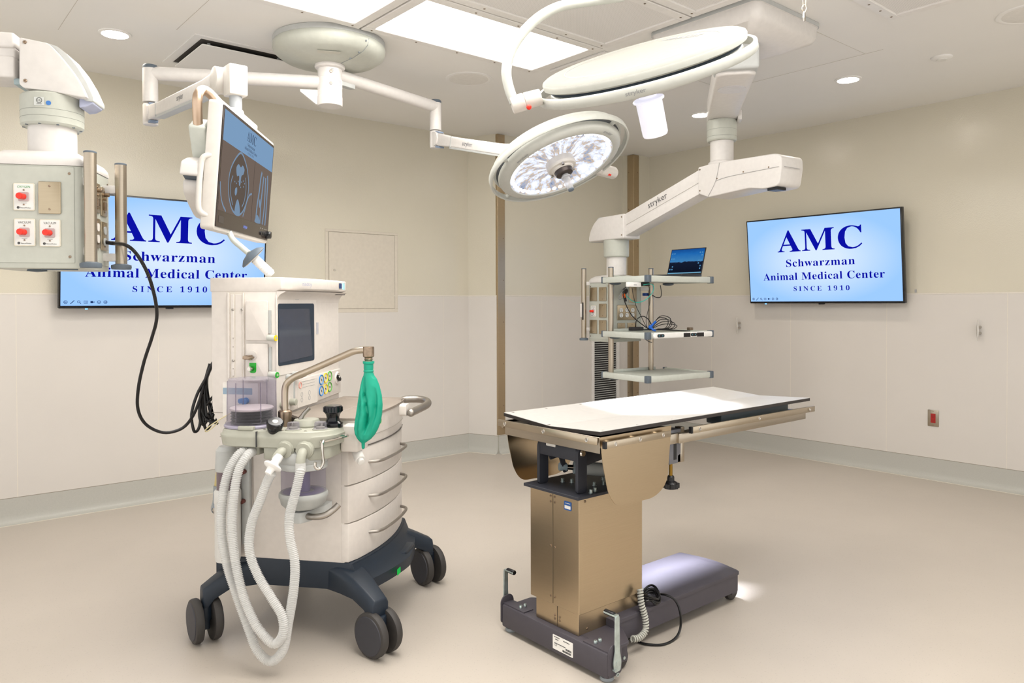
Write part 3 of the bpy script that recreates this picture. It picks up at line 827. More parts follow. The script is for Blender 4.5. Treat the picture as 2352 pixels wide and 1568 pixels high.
# ------------------------------------------------------------------ breathing block in front of the tower
ZB = .842
blk = fillet([(-.205, -.30), (-.205, -.50), (.165, -.505), (.232, -.44), (.235, -.30)], [.01, .075, .05, .04, .01], 6)
def big(poly, k): return ins(poly, k)
g = G().loft([[(x, y, ZB-.062) for x, y in ins(blk, .93)], [(x, y, ZB-.058) for x, y in ins(blk, .985)], [(x, y, ZB-.034) for x, y in blk], [(x, y, ZB-.028) for x, y in ins(blk, 1.012)], [(x, y, ZB-.020) for x, y in ins(blk, 1.012)], [(x, y, ZB-.016) for x, y in ins(blk, .99)], [(x, y, ZB-.003) for x, y in ins(blk, .97)], [(x, y, ZB) for x, y in ins(blk, .94)]])
bk = add('breathing_block', g, sage, am, sharp=35)
add('block_split', G().bx(-.0365, -.0345, -.511, -.495, ZB-.058, ZB-.002), ink, bk)
add('lower_manifold', G().prism(fillet([(-.02, -.30), (-.02, -.492), (.16, -.492), (.215, -.44), (.215, -.30)], .015), ZB-.105, ZB-.055), sage, bk, bev=.006)
add('port_hub', G().prism(fillet([(-.115, -.36), (-.115, -.47), (-.045, -.47), (-.045, -.36)], .012), ZB-.095, ZB-.055), sage, bk, bev=.005)
g = G()
for x, y in ((-.16, -.47), (-.02, -.475), (.05, -.48), (.14, -.48), (.19, -.42), (.10, -.40), (.20, -.34)): g.screw((x, y, ZB), (0, 0, 1), .0055, .002)
add('screw', g, chrome, bk)
# bellows dome
bc = V((-.112, -.40, 0))
bo = add('bellows_dome', G().lathe([(.092, ZB+.004), (.094, ZB+.010), (.0925, ZB+.018), (.089, ZB+.022), (.087, ZB+.15), (.086, ZB+.168), (.080, ZB+.177), (.02, ZB+.183), (.0005, ZB+.183)], Mx.Translation(bc), 48, caps=False), glass_p, am, label='clear violet bellows dome')
g = G()
for k in range(6):
    a = rad(20+60*k); g.tube([bc+V((.088*math.cos(a), .088*math.sin(a), ZB+.02)), bc+V((.086*math.cos(a), .086*math.sin(a), ZB+.168))], .0022, 6)
add('dome_rib', g, glass_p, bo)
add('dome_foot', G().lathe([(.094, ZB), (.098, ZB+.002), (.098, ZB+.008), (.094, ZB+.012), (.088, ZB+.012)], Mx.Translation(bc), 48), mat('violet_grey_plastic', '9A95A6', .35), bo)
be = add('bellows', G().lathe([(.074, ZB+.010)]+[(.076 if k % 2 else .070, ZB+.012+.0055*k) for k in range(9)]+[(.074, ZB+.062)], Mx.Translation(bc), 40), black, bo, sharp=20)
add('bellows_plate', G().lathe([(.076, ZB+.061), (.079, ZB+.064), (.079, ZB+.069), (.074, ZB+.072), (.0005, ZB+.073)], Mx.Translation(bc), 40), mat('bellows_disc_pink', 'DAD2CE', .4), be)
add('dome_clip', G().prism(rrect(.06, .02, .004), ZB, ZB+.014, Mx.Translation((-.082, -.492, 0))), sage, bo, bev=.003)
# backing label seen through the dome
s = add('backing_label', fbox(G(), (512, 878), (594, 958), .002), mat('label_white', 'E3DFD8', .5), am)
g = fbox(G(), (513, 890), (580, 906), .0028, r=.001)
add('label_band', g, mat('band_blue_grey', '8FA6B8', .5), s)
p = fp(566, 920)
add('blue_port', G().cyl((p.x, VF, p.z), (p.x, VF-.02, p.z), .013).cyl((p.x-.018, VF, p.z), (p.x-.018, VF-.016, p.z), .010), blue, am)
g = G(); p = fp(548, 936)
for k in range(8):
    a = PI/4*k; g.bx(-.011, -.005, -.0004, .0004, -.0012, .0012, Mx.Translation((p.x, VF-.0026, p.z)) @ Mx.Rotation(a, 4, 'Y'))
add('sun_mark', g, ink, s)
# pressure gauge, canted towards the front
gc = MF.at(632, 970, 'v', -.495); gd = V((.30, -.36, .88)).normalized()
pg = add('airway_gauge', G().lathe([(.018, -.045), (.024, -.034), (.029, -.016), (.0305, -.003), (.030, .003), (.026, .006)], aim(gc, gc+gd), 32).cyl((gc.x-.008, gc.y+.012, ZB), (gc.x-.008, gc.y+.012, ZB+.03), .020, .018), mat('black_bakelite', '131418', .15), am, label='black canted airway pressure gauge')
add('dial', G().lathe([(.0265, .005), (.0005, .0066)], aim(gc, gc+gd), 28), mat('dial_silver', 'B9B6AE', .25), pg)
# check valve domes
for x, y in ((.085, -.462), (.178, -.437)):
    q = add('valve_dome', G().lathe([(.024, ZB), (.026, ZB+.004), (.022, ZB+.007), (.0215, ZB+.024), (.019, ZB+.028), (.0005, ZB+.029)], Mx.Translation((x, y, 0)), 28, False), glass_p, am)
    add('valve_seat', G().lathe([(.029, ZB-.001), (.029, ZB+.003), (.016, ZB+.004), (.016, ZB+.010), (.0005, ZB+.011)], Mx.Translation((x, y, 0)), 28), sage, q)
# bag / vent selector
q = add('bag_vent_selector', G().lathe([(.050, ZB), (.052, ZB+.006), (.047, ZB+.02), (.044, ZB+.026), (.0005, ZB+.030)], Mx.Translation((.095, -.375, 0)), 36), sage, am)
add('lever', G().tube([(.075, -.385, ZB+.026), (.085, -.38, ZB+.045), (.105, -.372, ZB+.068)], [.010, .0105, .008], 12, 3), brushed('lever_steel', '9A9690', .25), q, label='polished lever')
# adjustable pressure limiting valve
apl = add('pressure_limit_valve', G().lathe([(.036, ZB-.002), (.038, ZB+.004), (.037, ZB+.014), (.026, ZB+.022), (.023, ZB+.034), (.026, ZB+.046), (.033, ZB+.054), (.0335, ZB+.074), (.031, ZB+.078), (.0005, ZB+.078)], Mx.Translation((.195, -.365, 0)), 30), mat('gloss_black', '101015', .12), am, label='glossy black pressure limit knob')
g = G()
for k in range(18):
    a = 2*PI*k/18; g.cyl(V((.195+.0335*math.cos(a), -.365+.0335*math.sin(a), ZB+.056)), V((.195+.0335*math.cos(a), -.365+.0335*math.sin(a), ZB+.073)), .0028, n=6)
add('knurl', g, bpy.data.materials['gloss_black'], apl)
# bag arm
ab = V((.014, -.385, 0))
q = add('bag_arm', G().tube([ab+V((0, 0, ZB+.05)), ab+V((0, 0, .975)), ab+V((.012, 0, 1.005)), ab+V((.045, 0, 1.028)), ab+V((.10, 0, 1.05)), ab+V((.235, .004, 1.108)), ab+V((.27, .004, 1.122)), ab+V((.30, .004, 1.127)), ab+V((.318, .004, 1.127))], .0125, 14, 5), brushed('arm_nickel', 'B8AB9A', .32, (4, 4, 4)), am)
add('socket', G().lathe([(.024, ZB-.002), (.024, ZB+.035), (.025, ZB+.04), (.025, ZB+.055), (.020, ZB+.06)], Mx.Translation(ab), 28), nickel, q)
e = ab+V((.327, .004, 0))
add('end_fitting', G().lathe([(.0155, 1.083), (.0135, 1.09), (.0155, 1.094), (.0135, 1.099), (.020, 1.104), (.0205, 1.106), (.0205, 1.138), (.0195, 1.140), (.0005, 1.140)], Mx.Translation(e), 28), nickel, q)

# reservoir bag (hangs from the arm)
bag = thing('breathing_bag', 'limp teal rubber breathing bag hanging from the bent metal arm', 'breathing bag', MF.m @ V((e.x, e.y, 1.083)), -50.3)
add('bag_neck', G().lathe([(.0145, .004), (.021, .004), (.021, -.004), (.0175, -.006), (.0175, -.022), (.0165, -.028), (.019, -.031), (.0185, -.034), (.0165, -.036), (.018, -.05)], None, 28), teal, bag)
g = G(); rings = []
prof = [(-.036, .0165, .0165, 0), (-.048, .020, .018, .001), (-.060, .028, .019, .003), (-.085, .036, .022, .005), (-.12, .0435, .027, .006), (-.155, .0475, .031, .005), (-.19, .049, .032, .001), (-.22, .0485, .031, -.005), (-.245, .045, .028, -.011), (-.264, .038, .023, -.015), (-.280, .027, .017, -.018), (-.290, .015, .011, -.021), (-.296, .0068, .0065, -.022), (-.314, .0058, .0058, -.022), (-.318, .003, .003, -.022)]
for i, (z, a_, b_, dx) in enumerate(prof):
    ring = []
    for k in range(64):
        t = 2*PI*k/64
        cr = 1
        if .03 < -z < .275 and a_ > .02:
            w = min(1, (-z-.04)/.08, (.28+z)/.05)
            cr = 1-.85*w*math.exp(-((t-(4.45+.3*math.sin(z*22)))/.17)**2)-.6*w*math.exp(-((t-(5.3+1.6*(z+.16)))/.22)**2)*(z < -.09)-.55*w*math.exp(-((t-(3.9-1.5*(z+.2)))/.2)**2)*(z < -.14)-.45*w*math.exp(-((t-1.4)/.3)**2)+.10*w*math.sin(5*t+z*55)
        ring.append((dx+a_*math.cos(t), b_*cr*math.sin(t)*1.0, z))
    rings.append(ring)
# denser rows so the folds read smoothly
dense = []
for i in range(len(rings)-1):
    n_ = 5 if i < 10 else 2
    for k in range(n_):
        t = k/n_; dense.append([tuple(V(p)*(1-t)+V(q_)*t) for p, q_ in zip(rings[i], rings[i+1])])
dense.append(rings[-1])
g.loft(dense)
add('bag_body', g, teal, bag, sharp=70)

# ------------------------------------------------------------------ absorber canister and its bracket
cc = V((.103, -.42, 0))
cn = add('absorber_canister', G().lathe([(.080, .600), (.080, .705)], Mx.Translation(cc), 44, caps=False), glass_p, am, label='smoky clear absorber canister')
add('canister_head', G().lathe([(.070, .770), (.085, .762), (.088, .752), (.088, .728), (.085, .722), (.088, .716), (.086, .700), (.080, .697)], Mx.Translation(cc), 44), lgrey, cn)
add('canister_foot', G().lathe([(.084, .612), (.088, .606), (.088, .594), (.084, .588), (.080, .57), (.066, .556), (.03, .550)], Mx.Translation(cc), 44), mat('canister_grey', 'A9ABA8', .35), cn)
add('inner_sleeve', G().lathe([(.024, .612), (.024, .70)], Mx.Translation(cc), 24).lathe([(.078, .607), (.074, .612), (.04, .614), (.038, .609)], Mx.Translation(cc), 36), mat('violet_plastic', '8A84A0', .4), cn)
br = add('canister_bracket', G().prism(fillet([(.05, -.29), (.05, -.47), (.115, -.475), (.135, -.44), (.16, -.36), (.16, -.29)], .01), .505, .545).cyl((.095, -.44, .53), (.095, -.44, .556), .012), lgrey, am, bev=.004)
add('release_handle', G().tube([(.12, -.44, .527), (.16, -.455, .528), (.20, -.45, .535), (.225, -.43, .552), (.24, -.42, .568)], .0115, 12, 4), alum, br)
add('brass_nut', G().cyl((.052, -.40, .555), (.072, -.40, .555), .010, n=6), nickel, br)
# hook rail on the right end of the block
q = add('accessory_hook', G().tube([(.205, -.47, .805), (.26, -.40, .812), (.245, -.375, .812), (.19, -.455, .805)], .004, 8, 3, True).tube([(.205, -.472, .808), (.207, -.485, .80), (.208, -.487, .765), (.21, -.487, .735), (.206, -.495, .718), (.197, -.503, .714), (.19, -.508, .722), (.19, -.508, .738)], .0055, 8, 4), chrome, am)
add('drain_cap', G().cyl((.262, -.30, .735), (.285, -.325, .712), .02, .019).cyl((.285, -.325, .712), (.293, -.334, .704), .013), mat('clear_white_plastic', 'E9E7E3', .3), am, bev=.002)
add('sensor_housing', G().prism(fillet([(.215, -.35), (.285, -.352), (.29, -.25), (.215, -.25)], .012), .745, .842), offw, am, bev=.006)
# two hose elbows
def elbow(x, z, dx, dz):
    r0 = V((x, -.49, z)); r1 = r0+V((dx*.4, -.025, -.008)); r2 = r0+V((dx, -.04, dz))
    q = add('hose_elbow', G().cyl(r0, r0+V((0, -.022, -.004)), .029, n=14).tube([r0, r1, r0+V((dx*.8, -.038, dz*.6)), r2], [.024, .022, .018, .0165], 16, 4), sage, am, bev=.0)
    add('collar', G().lathe([(.031, 0), (.033, .006), (.033, .016), (.028, .02)], aim(r0+V((0, .004, 0)), r0+V((0, -.1, -.01))), 12), sage, q)
    return r2
ea = elbow(.074, .780, -.022, -.036)
eb = elbow(.147, .780, -.002, -.045)

# suction bottle column at the left of the front
sc_ = V((-.252, -.335, 0))
sb = add('suction_unit', G().lathe([(.046, .31), (.048, .33), (.048, .53), (.050, .535), (.050, .575), (.044, .585)], Mx.Translation(sc_), 36), mat('silver_white_plastic', 'D3D2CE', .35), am)
add('suction_jar', G().lathe([(.040, .585), (.040, .65), (.042, .66)], Mx.Translation(sc_), 32, False), clear('smoky_jar', '8F7F86', .5), sb)
add('suction_head', G().lathe([(.043, .655), (.045, .665), (.042, .735), (.03, .75)], Mx.Translation(sc_), 32).bx(sc_.x-.03, sc_.x+.03, sc_.y, -.28, .70, .74), lgrey, sb)
g = G(); text(g, '5', (sc_.x+.006, sc_.y-.0489, .425), (1, 0, 0), (0, 0, 1), h=.012)
for k in range(3): g.bx(sc_.x-.012, sc_.x+.016, sc_.y-.0492, sc_.y-.0482, .40+.004*k, .401+.004*k)
add('printed_mark', g, inkg, sb)
g = G().cyl((sc_.x+.01, sc_.y-.04, .50), (sc_.x+.01, sc_.y-.053, .50), .007)
add('knob', g, mgrey, sb)
add('mount_channel', G().bx(-.215, -.18, -.30, VF, .36, .70), lgrey, am, bev=.003)
add('channel_knob', G().cyl((-.2, -.30, .645), (-.2, -.315, .645), .009).cyl((-.205, -.30, .53), (-.205, -.315, .53), .009), mat('maroon_knob', '6A3A34', .5), am)
# yellowed vacuum hose with grey ends on the left flank
vh = add('vacuum_tube', G().tube([(-.352, -.16, .775), (-.36, -.18, .70), (-.366, -.2, .62), (-.37, -.21, .55)], .015, 14, 4), amber, am)
add('tube_end', G().tube([(-.345, -.15, .82), (-.35, -.155, .795), (-.352, -.16, .765)], [.006, .014, .0165], 14, 3).cyl((-.369, -.209, .56), (-.371, -.212, .51), .018).tube([(-.371, -.212, .52), (-.374, -.216, .49), (-.368, -.235, .478), (-.35, -.26, .476)], .0155, 12, 4), mgrey, vh)
add('tube_nut', G().cyl((-.352, -.255, .477), (-.33, -.275, .477), .016, n=8), chrome, vh)
# thin yellow sample line
add('sample_line', G().tube([(-.20, -.30, .90), (-.26, -.31, .868), (-.33, -.30, .83), (-.375, -.285, .800), (-.38, -.27, .79), (-.36, -.26, .805), (-.33, -.27, .83)], .0022, 6, 6), mat('yellow_line', 'DDD2A6', .4), am)


# ------------------------------------------------------------------ corrugated hoses (a circuit of their own)
def hose_pts(pp, v0=-.55):
    return [MF.m @ MF.at(x, y, 'v', v) for x, y, v in pp]


def corr(g, pts, r, pitch=.0062, sub=12):
    path = smooth([V(p) for p in pts], sub)
    out = [path[0]]; acc = 0
    st = pitch/4
    i = 0; res = [path[0]]; cur = path[0]
    for q in path[1:]:
        seg = q-cur
        while seg.length >= st:
            cur = cur+seg.normalized()*st; res.append(cur); seg = q-cur
    rs = [r*(1.12 if (k % 4) == 1 else 1.09 if (k % 4) == 2 else .92) for k in range(len(res))]
    return g.tube(res, rs, 14)


EA, EB = MF.m @ ea, MF.m @ eb
h0 = MF.m @ V((-.085, -.465, ZB-.082))
hz = thing('breathing_hose', 'long translucent corrugated hose looping from the left port to the right elbow', 'hose', (EB.x, EB.y, 0), -50.3, 'breathing circuit hoses')
ptsA = [h0]+hose_pts([(552, 1040, -.50), (528, 1075, -.53), (513, 1130, -.545), (508, 1210, -.55), (520, 1290, -.555), (545, 1370, -.56), (570, 1440, -.565), (592, 1495, -.57), (622, 1518, -.575), (650, 1492, -.575), (662, 1430, -.57), (675, 1350, -.565), (677, 1290, -.56), (666, 1235, -.555), (665, 1185, -.55), (680, 1125, -.548), (689, 1085, -.54)])+[EB+V((0, 0, -.012))]
add('corrugated_tube', corr(G(), ptsA, .0152), hosem, hz, world=True, sharp=80)
add('hose_cuff', G().tube([EB+V((0, 0, .004)), ptsA[-1]+V((0, 0, -.012)), V(ptsA[-2])], [.0175, .0185, .0175], 18), hosem, hz, world=True)
hz2 = thing('breathing_hose', 'translucent corrugated hose running up to the white disc filter', 'hose', (EA.x, EA.y, 0), -50.3, 'breathing circuit hoses')
h1 = MF.m @ V((-.068, -.475, ZB-.082))
fc_ = MF.m @ MF.at(626, 1071, 'v', -.555)
ptsB = [h1]+hose_pts([(568, 1046, -.515), (548, 1080, -.545), (537, 1140, -.56), (533, 1210, -.565), (541, 1290, -.57), (558, 1365, -.578), (580, 1420, -.585), (600, 1452, -.59), (630, 1478, -.595), (650, 1455, -.595), (648, 1415, -.59), (622, 1370, -.585), (592, 1320, -.575), (573, 1265, -.57), (577, 1205, -.565), (597, 1150, -.56), (614, 1105, -.552)])+[fc_+V((0, 0, -.02))]
add('corrugated_tube', corr(G(), ptsB, .0150), hosem, hz2, world=True, sharp=80)
fd = (MF.m.to_3x3() @ V((.25, .62, .72))).normalized()
m = aim(fc_, fc_+fd)
wf = mat('filter_white_plastic', 'F0EFEC', .35)
add('disc_filter', G().lathe([(.012, -.030), (.0135, -.016), (.016, -.008), (.029, -.005), (.0325, -.002), (.033, 0), (.0325, .003), (.029, .006), (.016, .010), (.0145, .02), (.0165, .024), (.0165, .044), (.013, .046)], m, 40), wf, hz2, world=True)
# ------------------------------------------------------------------ surgical table
TO = (1.9, 2.02, 0)
TF = Fr(TO, 0)
tb = thing('operating_table', 'stainless steel operating table with white V-shaped top on a charcoal T-shaped base', 'operating table', TO, 0)
# base
bb = add('base_bar', G().bx(-.02, .042, -.283, .283, .02, .106), char, tb, bev=.006, seg=2)
add('base_platform', G().prism(fillet([(.02, -.262), (.115, -.262), (.19, -.157), (.19, .16), (.115, .262), (.02, .262)], .012), .094, .107), char, tb, bev=.002, seg=1)
prf = fillet([(.15, -.157), (.95, -.157), (.985, .0), (.95, .16), (.15, .16)], [.0, .015, .6, .015, 0], 10)
sl = add('base_beam', G().loft([[(x, y, .048) for x, y in prf], [(x, y, .118) for x, y in prf], [(x+(.004 if x > .5 else 0), y*1.02, .119) for x, y in prf], [(x+(.004 if x > .5 else 0), y*1.02, .131) for x, y in prf], [(x, y*.985, .135) for x, y in prf]]), char, tb, sharp=40)
add('rating_plate', G().prism(rrect(.104, .052, .002, 2), 0, .0012, frame((-.0202, -.065, .062), (0, -1, 0), (0, 0, 1))), paper, bb)
g = G(); F = frame((-.0218, -.065, .062), (0, -1, 0), (0, 0, 1))
for k, (x, y, w) in enumerate(((-.03, .02, .03), (.02, .018, .032), (-.03, .012, .016), (-.014, -.002, .06))): g.bx(x-w/2, x+w/2, y-.0012, y+.0012, 0, .0004, F)
random.seed(3)
for r_, x0, n_ in ((-.008, .016, 14), (-.018, 0, 20)):
    x = x0
    for k in range(n_):
        w = random.choice((.0007, .0014)); g.bx(x, x+w, r_-.0035, r_+.0035, 0, .0004, F); x += w+random.choice((.0008, .0014))
text(g, 'CE', F @ V((-.036, -.008, 0)), (0, -1, 0), (0, 0, 1), h=.008)
add('plate_print', g, ink, bb, flat=True)
for v in (-.25, .262):
    add('levelling_foot', G().cyl((.012, v, .008), (.012, v, .024), .010).lathe([(.022, 0), (.025, .005), (.022, .013), (.010, .016)], Mx.Translation((.012, v, 0)), 20), mgrey, tb)
for s in (-1, 1):
    # end bracket, brake lever
    k = add('brake_bracket', G().prism(fillet([(-.022, .03), (.044, .03), (.044, .118), (.03, .136), (-.006, .136), (-.022, .118)], .012), 0, .006, Mx.Translation((0, s*.283+(.007 if s > 0 else -.001), 0)) @ UV), char, tb, bev=.002)
    add('clamp_plate', G().bx(-.012, .036, s*.284-(0 if s > 0 else 0)-s*.125, s*.284, .106, .110), char, k)
    g = G()
    for u in (.008, .030): g.lathe([(.007, .110), (.007, .117), (.005, .120), (.003, .120), (.003, .115)], Mx.Translation((u, s*.20, 0)), 12)
    add('bolt', g, zinc, k)
    y = s*.297
    lv = add('brake_lever', G().prism(fillet([(-.014+.03, .045), (.014+.03, .045), (.02+.03, .075), (.012+.03, .115), (.010+.03, .235), (-.010+.03, .235), (-.012+.03, .115), (-.02+.03, .075)], .008), -.003, .003, Mx.Translation((-.018, y, 0)) @ UV).bx(.002, .022, min(y, y-s*.055), max(y, y-s*.055), .231, .237), zinc, tb, bev=.001, seg=1)
    add('grip_sleeve', G().cyl((.012, y-s*.012, .234), (.012, y-s*.055, .234), .0095), black, lv, bev=.002)
    add('pivot_bolt', G().cyl((.012, y-.004, .075), (.012, y+.004, .075), .009, n=12).cyl((.0, y-.006, .052), (.0, y+.006, .052), .006, n=6).lathe([(.004, -.002), (.007, -.002), (.007, .002), (.004, .002), (.004, -.002)], Mx.Translation((.014, y, .034)) @ Mx.Rotation(PI/2, 4, 'X'), 12, False), zinc, lv)
for u, v in ((.105, -.222), (.945, -.118), (.945, .12), (.105, .222)):
    c = add('base_caster', G().bx(u-.02, u+.02, v-.022, v-.018, .03, .10).bx(u-.02, u+.02, v+.018, v+.022, .03, .10).cyl((u, v, .08), (u, v, .105), .012), char, tb, bev=.001, seg=1)
    add('wheel', G().lathe([(.030, -.015), (.037, -.010), (.0375, 0), (.037, .010), (.030, .015)], Mx.Translation((u, v, .0375)) @ Mx.Rotation(PI/2, 4, 'X'), 28), rubber, c)
    add('axle', G().cyl((u, v-.026, .045), (u, v+.026, .045), .006, n=12), zinc, c)
# column: two telescoping sheet covers
add('column_lower_cover', G().bx(.006, .33, -.118, .108, .106, .35), steelw, tb, bev=.0015, seg=1, label='lower sheet steel cover of the column')
uc = add('column_upper_cover', G().bx(-.001, .343, -.128, .132, .185, .602), steelw, tb, bev=.0015, seg=1, label='upper sheet steel cover of the column')
add('cover_joint', G().bx(-.0022, -.001, .006, .0075, .19, .6).bx(.0048, .006, -.010, -.0085, .108, .185), mat('joint_shadow', '5D5140', .6), tb)
g = G()
for z in (.585, .565, .40, .215):
    for v in (.018, -.004): g.screw((-.001, v, z), (-1, 0, 0), .0045, .003)
for z in (.145, .132):
    for v in (.004, -.022): g.screw((.006, v, z), (-1, 0, 0), .0045, .003)
for u in (.03,): g.screw((u, -.128, .588), (0, -1, 0), .0045, .003)
for u in (.05, .30): g.screw((u, -.118, .122), (0, -1, 0), .0045, .003)
add('screw', g, nickel, tb)
k = add('maker_plate', G().prism(rrect(.038, .032, .004, 3), 0, .0012, frame((-.001, -.072, .566), (0, -1, 0), (0, 0, 1))), mat('plate_blue', '2A5AA0', .4), uc, label='small blue and white maker plate')
g = G(); F = frame((-.0024, -.072, .566), (0, -1, 0), (0, 0, 1)); g.bx(-.015, .015, -.011, .001, 0, .0004, F).bx(-.013, .013, .008, .0098, 0, .0004, F)
add('plate_field', g, paper, k)
# head plate and lifting mechanism
hp = add('head_plate', G().bx(-.022, .365, -.145, .148, .602, .613), charb, tb, bev=.001, seg=1)
g = G()
for u, v in ((.10, .06), (.12, .03), (.19, .07), (.06, -.128), (.09, -.12), (.15, -.06), (.19, -.07), (.24, -.02)):
    g.lathe([(.0085, .613), (.0085, .615), (.0065, .6155), (.0065, .625), (.005, .627), (.003, .627), (.003, .622)], Mx.Translation((u, v, 0)), 14)
add('bolt', g, zinc, hp)
for v in (.10, -.105):
    q = add('pivot_post', G().prism(fillet([(.010, .613), (.058, .613), (.058, .765), (.044, .785), (.024, .785), (.010, .765)], .012), -.007, .007, Mx.Translation((0, v, 0)) @ UV), charb, tb, bev=.0015, seg=1)
    s = -1 if v < 0 else 1
    add('pivot_cap', G().cyl((.034, v+s*.007, .757), (.034, v+s*.013, .757), .013, .010).cyl((.034, v, .785), (.034, v, .795), .005, n=10), chrome, q)
add('cross_bar', G().bx(.012, .05, -.099, .094, .728, .775), charb, tb, bev=.002)
add('buffer_block', G().bx(.008, .055, .005, .055, .765, .808), mat('white_nylon', 'D8D6D0', .5), tb, bev=.003)
add('tilt_frame', G().prism([(.03, .765), (.10, .80), (.40, .805), (.40, .70), (.20, .72), (.06, .70)], -.09, -.08, UV).prism([(.03, .765), (.10, .80), (.40, .805), (.40, .70), (.20, .72), (.06, .70)], .08, .09, UV).bx(.03, .40, -.10, .10, .80, .825), charb, tb, bev=.002)
add('crank_arm', G().prism([(.06, .74), (.085, .74), (.115, .655), (.095, .652)], -.052, -.044, UV), charb, tb, bev=.001, seg=1)
ac = add('actuator', G().tube([(.14, .03, .668), (.20, -.01, .66), (.33, -.075, .642)], .026, 14, 4), mat('actuator_grey', 'BFC0BA', .4), tb)
add('piston_rod', G().cyl((.10, .055, .672), (.16, .02, .665), .010), chrome, ac)
add('rod_end', G().cyl((.085, .062, .674), (.11, .05, .671), .016, n=12).cyl((.135, .034, .668), (.155, .022, .666), .024, .027), mat('cast_grey', '93A2A8', .45), ac)
# hanging stainless side shields
sk = fillet([(-.018, .838), (.371, .838), (.346, .625), (.275, .584), (.065, .587), (.025, .639), (-.0, .735)], [0, 0, .05, .05, .05, .04, 0], 6)
sh = [add('side_shield', G().prism(sk, 0, .0022, Mx.Translation((0, v, 0)) @ UV), m, tb, label=l) for v, m, l in ((-.243, steelw, 'stainless shield on the near side'), (.262, brushed('shield_far_steel', 'A8957A', .22), 'stainless shield on the far side'))]
add('end_apron', G().bx(-.019, -.016, -.245, .262, .782, .838), steel, tb, bev=.001, seg=1)
add('top_frame', G().bx(-.017, .37, -.243, .26, .800, .832), steel, tb, bev=.002, seg=1)
# V top: white laminate on a dark core, sloping to the middle
def vz(v): return .8635-.0055*(v < 0)-.020*(1-abs(v-.022)/.268)
def vtop(z0, z1, sh_=0):
    pts = [(.29, 0), (.022, 0), (-.246, 0)]
    rings = []
    for u in (-.016, 1.385):
        rings.append([(u+.014*(v > 0)*1.0+sh_*(1 if u < 0 else -1), v-(sh_ if v > .1 else -sh_ if v < -.1 else 0), vz(v)+z1) for v, _ in pts]+[(u+.014*(v > 0)*1.0+sh_*(1 if u < 0 else -1), v-(sh_ if v > .1 else -sh_ if v < -.1 else 0), vz(v)+z0) for v, _ in pts[::-1]])
    return rings
tp_ = add('table_top', G().loft(vtop(-.014, -.0012)), mat('dark_core_board', '2B2624', .5), tb, sharp=2)
add('white_surface', G().loft(vtop(-.0014, 0, .001)), mat('white_laminate', 'BBB8B4', .35), tp_, sharp=2)
g = G()
for u in (.02, .20, .40):
    for v in (.272, -.228): g.lathe([(.0065, 0), (.0065, .0006), (.003, .0004)], Mx.Translation((u+.01*(v > 0), v, vz(v)-.0002)), 12)
for v in (.04,): g.lathe([(.0065, 0), (.0065, .0006), (.003, .0004)], Mx.Translation((.01, v, vz(v)-.0002)), 12)
add('top_screw', g, mat('dark_screw', '6E665C', .4, .7), tp_)


def rail(name, a, b, n, h=.024, t=.009, holes=3, label=None):
    a, b, n = V(a), V(b), V(n).normalized(); d = (b-a); L = d.length; d.normalize()
    M = frame(a, d, n)       # x along, y outwards
    z = d.cross(n); up = 1 if z.z > 0 else -1
    o = add(name, G(M).bx(0, L, 0, t, -h/2, h/2), steelh, tb, bev=.003 if holes == 3 and name == 'end_rail' else .0012, label=label)
    for k in range(holes):
        x = .045+(L-.09)*k/(holes-1)
        add('stud', G().lathe([(.0075, -t-.018), (.0075, 0), (.008, .001), (.0065, .0016), (.005, .0002)], aim(M @ V((x, t, 0)), M @ V((x, t+.1, 0))), 14), chrome, o)
    return o


rail('end_rail', (-.036, .275, .8305), (-.036, -.255, .8285), (-1, 0, 0), .026, .010, 3, 'accessory rail across the end')
r1 = rail('side_rail', (-.012, -.262, .814), (.335, -.262, .815), (0, -1, 0), .023, .010, 3, 'short accessory rail on the near side')
rail('side_rail', (-.012, .282, .814), (.335, .282, .815), (0, 1, 0), .023, .010, 3, 'short accessory rail on the far side')
# extension frame
ex = add('extension_beam', G().bx(.415, 1.345, -.248, -.205, .765, .802), steel, tb, bev=.002, label='near side beam of the extension')
add('extension_beam', G().bx(.415, 1.345, .225, .265, .765, .802), steel, tb, bev=.002, label='far side beam of the extension')
add('extension_cross', G().bx(1.31, 1.345, -.205, .225, .765, .803).bx(.37, .45, -.24, .26, .765, .803), steel, tb, bev=.002)
add('support_block', G().bx(.72, 1.235, -.225, -.15, .801, .846), mat('dark_slate_foam', '2E3A40', .5), tb, bev=.006)
r2 = rail('extension_rail', (.46, -.266, .814), (1.375, -.266, .812), (0, -1, 0), .025, .010, 3, 'long accessory rail on the extension')
rail('extension_rail', (.46, .282, .814), (1.375, .282, .812), (0, 1, 0), .025, .010, 3, 'long accessory rail on the far side of the extension')
add('end_cap', G().bx(.452, .4615, -.277, -.264, .802, .827).bx(-.0205, -.011, -.273, -.26, .8025, .8265), black, tb)
